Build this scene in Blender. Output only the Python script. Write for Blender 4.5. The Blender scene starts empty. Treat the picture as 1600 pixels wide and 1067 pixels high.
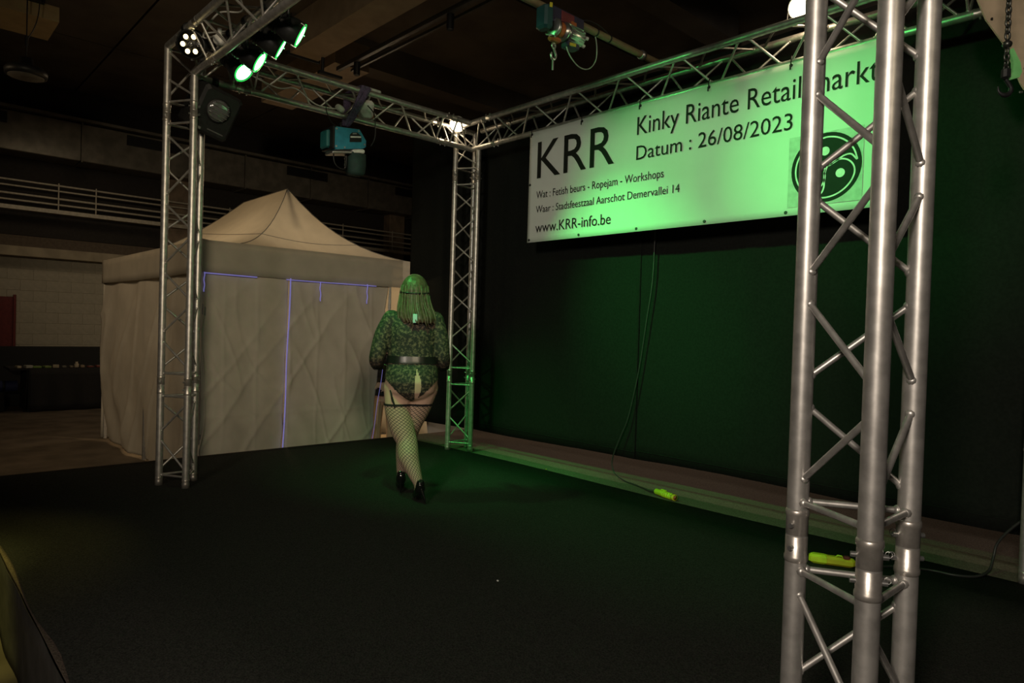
import bpy, math, random
from mathutils import Vector, Matrix, noise as mnoise
random.seed(7)
scene = bpy.context.scene
col = scene.collection
PI = math.pi

# ------------------------------------------------------------------ camera, world, exposure
cam_d = bpy.data.cameras.new('camera')
cam = bpy.data.objects.new('camera', cam_d)
col.objects.link(cam)
cam_d.sensor_width = 36.0
cam_d.lens = 24.03
cam_d.clip_start = 0.05
cam.matrix_world = Matrix(((0.6810, -0.0335, 0.7315, 5.3468),
                           (0.7317, -0.0104, -0.6816, -1.6373),
                           (0.0304, 0.9994, 0.0175, 1.2145),
                           (0, 0, 0, 1)))
scene.camera = cam
w = bpy.data.worlds.new('world')
scene.world = w
w.use_nodes = True
w.node_tree.nodes['Background'].inputs[0].default_value = (1.0, 0.86, 0.68, 1)
w.node_tree.nodes['Background'].inputs[1].default_value = 0.0042
vs = scene.view_settings
vs.view_transform = 'Standard'
vs.look = 'None'
vs.gamma = 1.0
vs.use_curve_mapping = False
vs.exposure = 0.0
try:
    scene.cycles.use_denoising = True
    scene.cycles.sample_clamp_indirect = 4.0
except Exception:
    pass


def lamp(name, kind, loc, power, color, target=None, size=0.2, angle=60, blend=0.5):
    d = bpy.data.lights.new(name, kind)
    d.energy = power
    d.color = color
    if kind == 'SPOT':
        d.spot_size = math.radians(angle)
        d.spot_blend = blend
        d.shadow_soft_size = size
    elif kind == 'AREA':
        d.size = size
    else:
        d.shadow_soft_size = size
    o = bpy.data.objects.new(name, d)
    col.objects.link(o)
    o.location = loc
    if target is not None:
        o.rotation_euler = (Vector(target) - Vector(loc)).to_track_quat('-Z', 'Y').to_euler()
    return o


WARM = (1.0, 0.80, 0.58)
# hall floodlight behind the photographer, backstage lamp behind the drapes, dim hall lamps
lamp('hall_floodlight', 'SPOT', (6.1, -5.0, 2.9), 680, (1.0, 0.86, 0.70), (4.2, 0.8, 1.25), 0.35, 78, 1.0)
lamp('hall_floodlight', 'SPOT', (10.5, -3.9, 3.4), 1150, (1.0, 0.82, 0.55), (-3.4, 1.9, 1.9), 0.45, 30, 1.0)  # second flood, added to light the tent
lamp('backstage_lamp', 'SPOT', (0.8, 5.8, 3.2), 125, WARM, (0.6, 3.3, -0.2), 0.15, 150, 0.6)
lamp('hall_lamp', 'SPOT', (-3.6, -2.8, 3.6), 85, (1.0, 0.72, 0.42), (-3.6, 0.7, 0.9), 0.3, 95, 0.8)
lamp('hall_wall_lamp', 'SPOT', (-6.6, 5.6, 4.0), 110, (1.0, 0.74, 0.46), (-5.2, 3.0, 1.0), 0.3, 150, 0.8)
lamp('far_wall_lamp', 'SPOT', (-7.0, 0.5, 4.2), 22, (1.0, 0.80, 0.52), (-10.0, 0.6, 1.2), 0.3, 110, 0.8)
lamp('tent_inside_lamp', 'POINT', (-3.2, 2.1, 1.3), 46, (1.0, 0.72, 0.40), None, 0.10)
lamp('added_yellow_spot', 'SPOT', (2.4, -3.4, 2.8), 260, (0.95, 0.88, 0.20), (1.1, -1.62, -0.41), 0.06, 24, 0.6)  # unseen spot added for the yellow light on the floor
GREEN = (0.09, 1.0, 0.17)

# ------------------------------------------------------------------ materials
MATS = {}


def mat(name, color, rough=0.6, metal=0.0, var=0.12, scale=20.0, bump=0.0, emit=None, estr=0.0, spec=0.5, trans=0.0, color2=None, coat=0.0):
    if name in MATS:
        return MATS[name]
    m = bpy.data.materials.new(name)
    m.use_nodes = True
    nt = m.node_tree
    b = nt.nodes['Principled BSDF']
    b.inputs['Roughness'].default_value = rough
    b.inputs['Metallic'].default_value = metal
    b.inputs['Specular IOR Level'].default_value = spec
    b.inputs['Coat Weight'].default_value = coat
    tc = nt.nodes.new('ShaderNodeTexCoord')
    nz = nt.nodes.new('ShaderNodeTexNoise')
    nz.inputs['Scale'].default_value = scale
    nz.inputs['Detail'].default_value = 4
    nt.links.new(tc.outputs['Object'], nz.inputs['Vector'])
    rp = nt.nodes.new('ShaderNodeValToRGB')
    c2 = color2 if color2 else tuple(min(1, c * (1 + var)) for c in color)
    c1 = tuple(c * (1 - var) for c in color)
    rp.color_ramp.elements[0].position = 0.35
    rp.color_ramp.elements[1].position = 0.65
    rp.color_ramp.elements[0].color = (*c1, 1)
    rp.color_ramp.elements[1].color = (*c2, 1)
    nt.links.new(nz.outputs['Fac'], rp.inputs['Fac'])
    nt.links.new(rp.outputs['Color'], b.inputs['Base Color'])
    if bump:
        bp = nt.nodes.new('ShaderNodeBump')
        bp.inputs['Strength'].default_value = bump
        bp.inputs['Distance'].default_value = 0.01
        nt.links.new(nz.outputs['Fac'], bp.inputs['Height'])
        nt.links.new(bp.outputs['Normal'], b.inputs['Normal'])
    if emit:
        b.inputs['Emission Color'].default_value = (*emit, 1)
        b.inputs['Emission Strength'].default_value = estr
    if trans:
        out = nt.nodes['Material Output']
        tr = nt.nodes.new('ShaderNodeBsdfTranslucent')
        nt.links.new(rp.outputs['Color'], tr.inputs['Color'])
        mx = nt.nodes.new('ShaderNodeMixShader')
        mx.inputs['Fac'].default_value = trans
        nt.links.new(b.outputs[0], mx.inputs[1])
        nt.links.new(tr.outputs[0], mx.inputs[2])
        nt.links.new(mx.outputs[0], out.inputs['Surface'])
    MATS[name] = m
    return m


M_ALU = mat('aluminium', (0.60, 0.58, 0.56), 0.42, 0.75, 0.16, 26, 0.04)
M_ALU2 = mat('aluminium_sleeve', (0.66, 0.62, 0.58), 0.36, 0.8, 0.14, 40, 0.05)
M_STEEL = mat('steel', (0.55, 0.55, 0.55), 0.3, 0.9, 0.1, 60)
M_BLKMET = mat('black_housing', (0.018, 0.019, 0.02), 0.45, 0.0, 0.2, 40)
M_BLKPL = mat('black_plastic', (0.012, 0.012, 0.013), 0.5)
M_CARPET = mat('black_carpet', (0.029, 0.030, 0.026), 0.95, 0, 0.45, 160, 0.5, spec=0.15)
M_DECK = mat('brown_carpet', (0.135, 0.108, 0.088), 0.95, 0, 0.3, 120, 0.4, spec=0.1)
M_GREYC = mat('grey_carpet', (0.165, 0.140, 0.110), 0.95, 0, 0.3, 130, 0.4, spec=0.1)
M_SKIRT = mat('skirt_cloth', (0.055, 0.052, 0.048), 0.9, 0, 0.2, 8, spec=0.1)
M_FLOOR = mat('hall_floor', (0.16, 0.13, 0.10), 0.55, 0, 0.25, 3.0, 0.05, spec=0.3)
M_DRAPE = mat('drape_black', (0.015, 0.017, 0.015), 0.95, 0, 0.12, 60, 0.0, spec=0.05)
M_TENT = mat('tent_fabric', (0.66, 0.615, 0.53), 0.85, 0, 0.04, 6, 0.06, spec=0.15, trans=0.34)
M_TENTIN = mat('tent_wall_fabric', (0.64, 0.60, 0.53), 0.85, 0, 0.05, 5, 0.06, spec=0.15, trans=0.16)
M_BLUE = mat('blue_leak_glow', (0.3, 0.28, 0.9), 0.6, emit=(0.36, 0.33, 0.95), estr=0.30)  # glow put into the material for light leaking through the seams
M_SEAM = mat('seam_grey', (0.30, 0.29, 0.27), 0.8)
M_BAN = mat('banner_vinyl', (0.80, 0.82, 0.80), 0.55, 0, 0.02, 4, 0.03, spec=0.25)
M_INK = mat('print_black', (0.012, 0.014, 0.012), 0.6, spec=0.2)
M_INKG = mat('print_pale_square', (0.60, 0.63, 0.60), 0.55, spec=0.25)
M_WHITEP = mat('print_white', (0.80, 0.82, 0.80), 0.55, spec=0.25)
M_WOOD = mat('plywood', (0.66, 0.52, 0.36), 0.6, 0, 0.15, 9, 0.05)
M_CONC = mat('concrete', (0.20, 0.17, 0.13), 0.9, 0, 0.2, 3.5, 0.1)
M_CEIL = mat('ceiling_concrete', (0.15, 0.128, 0.105), 0.9, 0, 0.2, 1.5)
M_CEILD = mat('ceiling_dark', (0.035, 0.03, 0.027), 0.9)
M_BLOCK = mat('painted_block', (0.46, 0.42, 0.34), 0.85, 0, 0.06, 14, 0.15)
M_MORT = mat('mortar', (0.43, 0.39, 0.315), 0.9)
M_RED = mat('red_door', (0.16, 0.018, 0.018), 0.6)
M_DUCT = mat('duct_metal', (0.22, 0.20, 0.17), 0.5, 0.4, 0.2, 5)
M_PIPE = mat('pipe_paint', (0.55, 0.50, 0.42), 0.5)
M_WINDK = mat('dark_glass', (0.02, 0.02, 0.02), 0.2)
M_TEAL = mat('teal_paint', (0.03, 0.25, 0.38), 0.4)
M_GREENB = mat('dark_green_bag', (0.02, 0.05, 0.045), 0.8)
M_PURPLE = mat('purple_webbing', (0.14, 0.10, 0.20), 0.9, 0, 0.3, 60)
M_WHITEC = mat('white_housing', (0.74, 0.74, 0.72), 0.45)
M_WIRE = mat('white_wire', (0.55, 0.55, 0.53), 0.6)
M_YELL = mat('yellow_sticker', (0.70, 0.62, 0.05), 0.6)
M_LIME = mat('lime_plastic', (0.60, 0.85, 0.03), 0.45)
M_YPL = mat('yellow_plastic', (0.62, 0.60, 0.03), 0.45)
M_ORANGE = mat('orange_paint', (0.45, 0.12, 0.03), 0.6)
M_NAVY = mat('navy_paint', (0.03, 0.03, 0.07), 0.5)
M_REDD = mat('dark_red_paint', (0.18, 0.03, 0.04), 0.5)
M_CHAIN = mat('chain_steel', (0.10, 0.10, 0.09), 0.35, 0.8)
M_GREENLIT = mat('green_lit_plate', (0.25, 0.75, 0.25), 0.45)  # green stage light falling on the plate is put into its colour
M_LEDG = mat('green_lens', (0.2, 1, 0.3), 0.3, emit=(0.30, 1.0, 0.42), estr=9.0)
M_LEDGR = mat('green_lens_rim', (0.05, 0.6, 0.12), 0.3, emit=(0.02, 0.8, 0.10), estr=0.9)
M_LEDW = mat('amber_led', (1, 0.9, 0.6), 0.3, emit=(1.0, 0.80, 0.38), estr=4.5)
M_FLOODL = mat('flood_lens', (1, 0.95, 0.8), 0.3, emit=(1.0, 0.82, 0.52), estr=14.0)
M_GLASS = mat('spot_lens', (0.35, 0.36, 0.38), 0.12, 0.7)
M_DIFF = mat('lamp_diffuser', (0.11, 0.10, 0.085), 0.6)
M_SKIN = mat('skin', (0.62, 0.42, 0.32), 0.55, 0, 0.05, 8, spec=0.3)
M_HAIR = mat('brown_hair', (0.085, 0.055, 0.035), 0.45, 0, 0.35, 45, 0.3)
M_LEATH = mat('black_leather', (0.012, 0.012, 0.012), 0.3)
M_PATENT = mat('patent_black', (0.008, 0.008, 0.008), 0.12, coat=0.6)
M_CLOTHK = mat('black_cloth', (0.016, 0.015, 0.016), 0.9)
M_CYAN = mat('pale_tag', (0.45, 0.75, 0.75), 0.5)


def lace_material():
    m = bpy.data.materials.new('black_lace')
    m.use_nodes = True
    nt = m.node_tree
    b = nt.nodes['Principled BSDF']
    b.inputs['Roughness'].default_value = 0.75
    tc = nt.nodes.new('ShaderNodeTexCoord')
    n1 = nt.nodes.new('ShaderNodeTexNoise')
    n1.inputs['Scale'].default_value = 55
    n1.inputs['Detail'].default_value = 2
    n2 = nt.nodes.new('ShaderNodeTexNoise')
    n2.inputs['Scale'].default_value = 190
    n2.inputs['Detail'].default_value = 2
    nt.links.new(tc.outputs['Object'], n1.inputs['Vector'])
    nt.links.new(tc.outputs['Object'], n2.inputs['Vector'])
    add = nt.nodes.new('ShaderNodeMath')
    add.operation = 'MULTIPLY_ADD'
    add.inputs[1].default_value = 0.55
    nt.links.new(n2.outputs['Fac'], add.inputs[0])
    nt.links.new(n1.outputs['Fac'], add.inputs[2])
    rp = nt.nodes.new('ShaderNodeValToRGB')
    e = rp.color_ramp.elements
    e[0].position = 0.74
    e[0].color = (0.012, 0.013, 0.012, 1)
    e[1].position = 0.98
    e[1].color = (0.17, 0.125, 0.085, 1)
    nt.links.new(add.outputs[0], rp.inputs['Fac'])
    nt.links.new(rp.outputs['Color'], b.inputs['Base Color'])
    return m


def net_material():
    m = bpy.data.materials.new('fishnet')
    m.use_nodes = True
    nt = m.node_tree
    b = nt.nodes['Principled BSDF']
    b.inputs['Roughness'].default_value = 0.6
    uv = nt.nodes.new('ShaderNodeUVMap')
    sp = nt.nodes.new('ShaderNodeSeparateXYZ')
    nt.links.new(uv.outputs[0], sp.inputs[0])

    def line(op):
        a = nt.nodes.new('ShaderNodeMath')
        a.operation = op
        nt.links.new(sp.outputs[0], a.inputs[0])
        nt.links.new(sp.outputs[1], a.inputs[1])
        f = nt.nodes.new('ShaderNodeMath')
        f.operation = 'PINGPONG'
        f.inputs[1].default_value = 0.5
        nt.links.new(a.outputs[0], f.inputs[0])
        g = nt.nodes.new('ShaderNodeMath')
        g.operation = 'LESS_THAN'
        g.inputs[1].default_value = 0.085
        nt.links.new(f.outputs[0], g.inputs[0])
        return g
    mx = nt.nodes.new('ShaderNodeMath')
    mx.operation = 'MAXIMUM'
    nt.links.new(line('ADD').outputs[0], mx.inputs[0])
    nt.links.new(line('SUBTRACT').outputs[0], mx.inputs[1])
    mixc = nt.nodes.new('ShaderNodeMixRGB')
    mixc.inputs[1].default_value = (0.58, 0.42, 0.31, 1)
    mixc.inputs[2].default_value = (0.012, 0.012, 0.012, 1)
    nt.links.new(mx.outputs[0], mixc.inputs[0])
    nt.links.new(mixc.outputs[0], b.inputs['Base Color'])
    return m


M_LACE = lace_material()
M_NET = net_material()


# ------------------------------------------------------------------ mesh helpers
def frame_of(d):
    d = d.normalized()
    a = Vector((0, 0, 1)) if abs(d.z) < 0.9 else Vector((1, 0, 0))
    x = a.cross(d).normalized()
    return x, d.cross(x).normalized()


class MB:
    def __init__(s):
        s.v = []
        s.f = []
        s.sm = []

    def add(s, vs, fs, smooth=True):
        n = len(s.v)
        s.v += [Vector(q) for q in vs]
        for f in fs:
            s.f.append(tuple(i + n for i in f))
            s.sm.append(smooth)
        return s

    def cyl(s, p0, p1, r, n=14, r2=None, cap=True):
        p0 = Vector(p0)
        p1 = Vector(p1)
        r2 = r if r2 is None else r2
        x, y = frame_of(p1 - p0)
        vs = []
        for p, rr in ((p0, r), (p1, r2)):
            for i in range(n):
                a = 2 * PI * i / n
                vs.append(p + (x * math.cos(a) + y * math.sin(a)) * rr)
        fs = [(i, (i + 1) % n, n + (i + 1) % n, n + i) for i in range(n)]
        s.add(vs, fs, True)
        if cap:
            s.add(vs[:n], [tuple(range(n))[::-1]], False)
            s.add(vs[n:], [tuple(range(n))], False)
        return s

    def box(s, c, size, rot=None):
        hx, hy, hz = [q / 2 for q in size]
        vs = [Vector((x, y, z)) for x in (-hx, hx) for y in (-hy, hy) for z in (-hz, hz)]
        if rot is not None:
            vs = [rot @ q for q in vs]
        c = Vector(c)
        vs = [q + c for q in vs]
        s.add(vs, [(0, 1, 3, 2), (4, 6, 7, 5), (0, 4, 5, 1), (2, 3, 7, 6), (0, 2, 6, 4), (1, 5, 7, 3)], False)
        return s

    def cbox(s, c, size, bev=0.01, rot=None):
        """box with chamfered vertical-profile edges (all 12 edges)"""
        hx, hy, hz = [q / 2 for q in size]
        b = min(bev, hx * .9, hy * .9, hz * .9)
        rings = []
        for z, ins in ((-hz, b), (-hz + b, 0), (hz - b, 0), (hz, b)):
            X, Y = hx - ins, hy - ins
            cb = b
            rings.append([(X - cb, -Y, z), (X, -Y + cb, z), (X, Y - cb, z), (X - cb, Y, z), (-X + cb, Y, z), (-X, Y - cb, z), (-X, -Y + cb, z), (-X + cb, -Y, z)])
        vs = [Vector(q) for r in rings for q in r]
        if rot is not None:
            vs = [rot @ q for q in vs]
        c = Vector(c)
        vs = [q + c for q in vs]
        fs = []
        for k in range(3):
            for i in range(8):
                fs.append((k * 8 + i, k * 8 + (i + 1) % 8, k * 8 + 8 + (i + 1) % 8, k * 8 + 8 + i))
        fs.append(tuple(range(8))[::-1])
        fs.append(tuple(range(24, 32)))
        s.add(vs, fs, False)
        return s

    def tube(s, pts, rad, n=8, caps=True, close=False):
        pts = [Vector(p) for p in pts]
        N = len(pts)
        rads = rad if isinstance(rad, (list, tuple)) else [rad] * N
        vs = []
        px = None
        for i, p in enumerate(pts):
            if close:
                d = pts[(i + 1) % N] - pts[i - 1]
            else:
                d = pts[min(i + 1, N - 1)] - pts[max(i - 1, 0)]
            d.normalize()
            if px is None:
                px, py = frame_of(d)
            else:
                px = (px - d * px.dot(d)).normalized()
                py = d.cross(px)
            for k in range(n):
                a = 2 * PI * k / n
                vs.append(p + (px * math.cos(a) + py * math.sin(a)) * rads[i])
        fs = []
        for i in range(N if close else N - 1):
            j = (i + 1) % N
            for k in range(n):
                fs.append((i * n + k, i * n + (k + 1) % n, j * n + (k + 1) % n, j * n + k))
        if caps and not close:
            fs.append(tuple(range(n))[::-1])
            fs.append(tuple((N - 1) * n + k for k in range(n)))
        s.add(vs, fs, True)
        return s

    def rings(s, rs, cap=True):
        """rs: list of rings (lists of equal length of points)"""
        n = len(rs[0])
        vs = [p for r in rs for p in r]
        fs = []
        for i in range(len(rs) - 1):
            for k in range(n):
                fs.append((i * n + k, i * n + (k + 1) % n, (i + 1) * n + (k + 1) % n, (i + 1) * n + k))
        if cap:
            fs.append(tuple(range(n))[::-1])
            fs.append(tuple((len(rs) - 1) * n + k for k in range(n)))
        s.add(vs, fs, True)
        return s

    def lathe(s, prof, c, axis=(0, 0, 1), n=24, cap=True):
        """prof: (radius, height) along axis from c"""
        d = Vector(axis).normalized()
        x, y = frame_of(d)
        c = Vector(c)
        rs = []
        for r, h in prof:
            rs.append([c + d * h + (x * math.cos(2 * PI * k / n) + y * math.sin(2 * PI * k / n)) * max(r, 1e-4) for k in range(n)])
        return s.rings(rs, cap)

    def sphere(s, c, r, n=12, m=8):
        rx, ry, rz = r if isinstance(r, (tuple, list)) else (r, r, r)
        c = Vector(c)
        rs = []
        for i in range(m + 1):
            t = PI * (i / m - 0.5)
            cr = max(math.cos(t), 0.02)
            rs.append([c + Vector((rx * cr * math.cos(2 * PI * k / n), ry * cr * math.sin(2 * PI * k / n), rz * math.sin(t))) for k in range(n)])
        return s.rings(rs)

    def prism(s, poly, origin, ex, ey, th):
        """extrude a 2-D polygon spanned by ex, ey from origin by th along ex x ey"""
        ex = Vector(ex)
        ey = Vector(ey)
        nrm = ex.cross(ey).normalized()
        o = Vector(origin)
        n = len(poly)
        vs = [o + ex * a + ey * b for a, b in poly] + [o + ex * a + ey * b + nrm * th for a, b in poly]
        fs = [tuple(range(n))[::-1], tuple(range(n, 2 * n))]
        fs += [(i, (i + 1) % n, n + (i + 1) % n, n + i) for i in range(n)]
        s.add(vs, fs, False)
        return s

    def grid(s, fn, nu, nv, smooth=True):
        vs = [fn(i / nu, j / nv) for i in range(nu + 1) for j in range(nv + 1)]
        fs = [(i * (nv + 1) + j, (i + 1) * (nv + 1) + j, (i + 1) * (nv + 1) + j + 1, i * (nv + 1) + j + 1) for i in range(nu) for j in range(nv)]
        s.add(vs, fs, smooth)
        return s

    def build(s, name, m, parent=None, local=False, thick=0.0):
        me = bpy.data.meshes.new(name)
        off = Vector((0, 0, 0))
        if parent is not None and not local:
            q = parent
            while q is not None:
                off += Vector(q.location)
                q = q.parent
        me.from_pydata([tuple(q - off) for q in s.v], [], s.f)
        me.polygons.foreach_set('use_smooth', s.sm)
        me.update()
        me.materials.append(m)
        o = bpy.data.objects.new(name, me)
        col.objects.link(o)
        if parent is not None:
            o.parent = parent
        if thick:
            md = o.modifiers.new('thickness', 'SOLIDIFY')
            md.thickness = thick
            md.offset = 0
        return o


def tag(o, label, cat, group=None):
    o['label'] = label
    o['category'] = cat
    if group:
        o['group'] = group
    return o


def thing(name, loc, label, cat, group=None):
    o = bpy.data.objects.new(name, None)
    o.empty_display_size = 0.1
    col.objects.link(o)
    o.location = loc
    return tag(o, label, cat, group)


def struct(o):
    o['kind'] = 'structure'
    return o


def rotm(axis, deg):
    return Matrix.Rotation(math.radians(deg), 3, axis)


def smooth_path(pts, n=8):
    P = [Vector(p) for p in pts]
    out = []
    for i in range(len(P) - 1):
        p0 = P[max(i - 1, 0)]
        p1, p2 = P[i], P[i + 1]
        p3 = P[min(i + 2, len(P) - 1)]
        for k in range(n):
            t = k / n
            out.append(0.5 * ((2 * p1) + (p2 - p0) * t + (2 * p0 - 5 * p1 + 4 * p2 - p3) * t * t + (3 * p1 - p0 - 3 * p2 + p3) * t ** 3))
    out.append(P[-1])
    return out


ZF = -0.41           # hall floor; the stage deck is z = 0
S3 = 0.239
H3 = S3 * math.sqrt(3) / 2
A, BV = 2.634, 4.828
ZJ, ZJ2, ZL = 0.74, 2.70, 2.966
ZU = ZL + H3
RT = 0.025

# ------------------------------------------------------------------ hall shell
struct(MB().box((-1, 3, ZF - 0.1), (20, 24, 0.2)).build('floor', M_FLOOR))
struct(MB().box((-10.15, 4.0, 2.8), (0.2, 22, 6.6)).build('wall_left', M_MORT))
wl = bpy.data.objects['wall_left']
struct(MB().box((-1, 14.5, 2.8), (18, 0.2, 6.6)).build('wall_back', M_CONC))
# painted concrete blocks of the far wall (the strip in view)
blk = None
nb = 0
for r in range(10):
    z = 0.36 + r * 0.2
    for k in range(9):
        y = -1.3 + k * 0.4 + (0.2 if r % 2 else 0)
        if blk is None:
            blk = MB().cbox((0, 0, 0), (0.06, 0.392, 0.192), 0.004).build('block', M_BLOCK, wl, local=True)
            o = blk
        else:
            o = blk.copy()
            col.objects.link(o)
            o.parent = wl
        o.location = (-10.076 + 0.004 * random.random(), y, z)
# red door in that wall
dr = struct(MB().box((-9.985, -0.24, 0.56), (0.05, 0.86, 1.95)).build('door_1', M_RED))
MB().box((-9.95, -0.20, 1.40), (0.02, 0.36, 0.03)).build('door_closer', M_BLKPL, dr)
for y in (-0.69, 0.215):
    MB().box((-9.98, y, 0.58), (0.08, 0.04, 1.99)).build('door_frame', M_RED, dr)
# concrete ledge and upper band, dark recess, columns
t = struct(MB().box((-9.9, 4.0, 2.36), (0.36, 22, 0.17)).build('trim_1', mat('ledge_concrete', (0.40, 0.34, 0.25), 0.9, 0, 0.15, 4)))
t = struct(MB().box((-10.0, 4.0, 2.55), (0.3, 22, 0.2)).build('trim_2', mat('band_brown', (0.13, 0.10, 0.075), 0.9)))
t = struct(MB().box((-10.02, 4.0, 3.6), (0.1, 22, 1.86)).build('wall_recess', M_CEILD))
t = struct(MB().box((-10.0, 4.0, 5.1), (0.16, 22, 0.8)).build('wall_shade_band', M_CEILD))  # dark band laid over the wall top for the shade there
for y in (2.86, 8.2, -2.6):
    c = MB().cbox((-9.86, y, 3.3), (0.34, 0.46, 1.9), 0.015).build('concrete_column', mat('column_concrete', (0.24, 0.18, 0.13), 0.9, 0, 0.2, 6, 0.1))
    tag(c, {2.86: 'brown concrete column behind the near left truss column', 8.2: 'brown concrete column just left of the tall black drape', -2.6: 'brown concrete column outside the left edge of the photo'}[y], 'column', 'concrete columns on the far wall')
# pipes
for i, (z, r) in enumerate(((3.60, 0.018), (3.50, 0.016), (3.36, 0.02), (3.25, 0.018))):
    o = MB().cyl((-9.62, -4, z), (-9.62, 14, z), r, 8).build('wall_pipe', M_PIPE)
    tag(o, ['topmost thin pipe running along the far wall', 'second thin pipe from the top on the far wall', 'third thin pipe from the top on the far wall', 'lowest thin pipe, just above the cable tray on the far wall'][i], 'pipe', 'pipes on the far wall')
tr = thing('cable_tray', (-9.6, 4, 3.08), 'pale perforated cable tray running below the wall pipes', 'cable tray')
MB().box((-9.6, 5, 3.08), (0.16, 18, 0.012)).build('tray_base', M_PIPE, tr)
for dx in (-0.08, 0.08):
    MB().box((-9.6 + dx, 5, 3.11), (0.008, 18, 0.07)).build('tray_side', M_PIPE, tr)
for y in (0.8, 1.4, 3.9, 6.6, 8.0):
    MB().cyl((-9.6, y, 3.08), (-9.6, y, 3.64), 0.012, 6).build('hanger_rod', M_PIPE, tr)
# air duct
du = thing('air_duct', (-9.3, 4, 4.05), 'long rectangular metal air duct below the ceiling along the far wall', 'duct')
for k in range(12):
    y0 = -3.4 + k * 1.5
    MB().cbox((-9.62, y0 + 0.745, 4.40), (0.62, 1.485, 0.68), 0.012).build('duct_section', M_DUCT, du)
    MB().box((-9.62, y0, 4.40), (0.66, 0.02, 0.72)).build('duct_flange', M_DUCT, du)
MB().box((-9.55, 4, 4.79), (0.7, 18, 0.05)).build('duct_rail', M_DUCT, du)
for y0, y1 in ((-0.9, -0.02), (1.83, 2.80), (5.02, 6.0), (7.86, 8.9)):
    g = MB().box((-9.30, (y0 + y1) / 2, 4.60), (0.03, y1 - y0, 0.19)).build('vent_grille', M_BLKPL, du)
    for k in range(4):
        MB().box((-9.28, (y0 + y1) / 2, 4.54 + k * 0.04), (0.012, y1 - y0, 0.006)).build('vent_slat', M_BLKMET, g)
# ceiling with panel joints
ce = struct(MB().box((-1, 4, 5.62), (20, 24, 0.2)).build('ceiling', M_CEILD))
for i, x0 in enumerate((-9.9, -7.0, -4.1, -1.2, 1.7, 4.6)):
    for y0 in (-5.0, -1.95, 1.10, 4.15, 7.2, 10.25):
        MB().box((x0 + 1.43, y0 + 1.51, 5.50), (2.86, 3.02, 0.05)).build('ceiling_panel', M_CEIL, ce)
# ceiling beams and hanging baffles
b1 = thing('ceiling_beam', (-1.0, 2.1, 4.45), 'pale brown boxed ceiling beam above the teal hoist', 'beam')
MB().box((0.6, 2.11, 4.62), (6.2, 0.36, 0.40)).build('beam_box', mat('beam_board', (0.36, 0.27, 0.18), 0.8, 0, 0.12, 5), b1)
MB().box((-2.515, 2.11, 4.42), (0.03, 0.42, 0.05)).build('end_trim', M_BLKPL, b1)
MB().cyl((-2.3, 2.25, 4.4), (-2.3, 2.25, 4.22), 0.02, 8).build('bracket', M_BLKPL, b1)
MB().box((-2.3, 2.35, 4.22), (0.06, 0.3, 0.03)).build('bracket_foot', M_BLKPL, b1)
b3 = tag(MB().box((-3.9, 2.9, 4.75), (2.3, 0.5, 0.34)).build('ceiling_baffle', mat('beam_board', (0.36, 0.27, 0.18))), 'brown boxed baffle in line behind the spotlit beam end', 'baffle')
b2 = thing('ceiling_baffle', (-3.9, -0.6, 4.4), 'yellowish hanging ceiling baffle in the top left corner', 'baffle')
MB().box((-3.90, -1.2, 4.48), (0.68, 1.98, 0.16)).build('baffle_board', mat('baffle_ochre', (0.48, 0.36, 0.19), 0.8, 0, 0.1, 6), b2)
MB().box((-3.55, -1.2, 4.60), (0.14, 1.7, 0.12)).build('baffle_rail', M_BLKPL, b2)
# lighting track with small spots
tk = thing('lighting_track', (-0.5, 2.75, 4.35), 'dark lighting track with small black spots running under the ceiling', 'lighting track')
MB().box((0.4, 2.72, 4.52), (6.4, 0.05, 0.05)).build('track_rail', mat('track_grey', (0.10, 0.095, 0.09), 0.5), tk)
MB().box((0.4, 2.92, 4.56), (6.4, 0.03, 0.03)).build('track_rail', mat('track_grey', (0.1, .1, .1)), tk)
for x in (-2.35, -0.45, 1.4):
    sp = MB().cyl((x, 2.74, 4.50), (x, 2.74, 4.34), 0.04, 14).build('track_spot', M_BLKPL, tk)
    MB().cyl((x, 2.74, 4.345), (x, 2.74, 4.335), 0.03, 14).build('spot_glass', M_GLASS, sp)
# dark coffer beams further back
for i, (x, y, lx, ly) in enumerate(((-3.9, 7.0, 0.35, 9.0), (0.5, 4.6, 0.35, 4.0), (-0.2, 7.4, 9.5, 0.35))):
    o = MB().box((x, y, 5.28), (lx, ly, 0.42)).build('coffer_beam', M_CEIL)
    tag(o, ['dark concrete ceiling rib running back above the blue tent', 'dark concrete ceiling rib above the black backdrop', 'dark cross rib of the ceiling far behind the backdrop'][i].replace('blue tent', 'white tent'), 'beam', 'ceiling ribs')
# pendant lamp
pd = thing('pendant_lamp', (-3.3, -0.53, 3.70), 'unlit round black pendant lamp hanging at the top left', 'lamp')
MB().lathe([(0.02, 0.16), (0.06, 0.15), (0.065, 0.07), (0.16, 0.055), (0.19, 0.02), (0.185, -0.03), (0.165, -0.035)], (-3.3, -0.53, 3.70), n=28).build('lamp_body', M_BLKPL, pd)
MB().lathe([(0.158, -0.036), (0.158, -0.042)], (-3.3, -0.53, 3.70), n=28).build('diffuser', M_DIFF, pd)
MB().tube([(-3.3, -0.53, 3.85), (-3.3, -0.53, 4.1), (-3.3, -0.53, 5.48)], 0.006, 6).build('cord', M_BLKPL, pd)
MB().cyl((-3.3, -0.53, 3.98), (-3.3, -0.53, 4.08), 0.015, 8).build('cord_grip', M_BLKPL, pd)
MB().tube(smooth_path([(-3.3, -0.53, 4.03), (-3.28, -0.45, 4.25), (-3.3, -0.42, 4.6), (-3.3, -0.42, 5.48)]), 0.005, 6).build('power_lead', M_BLKPL, pd)

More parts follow.
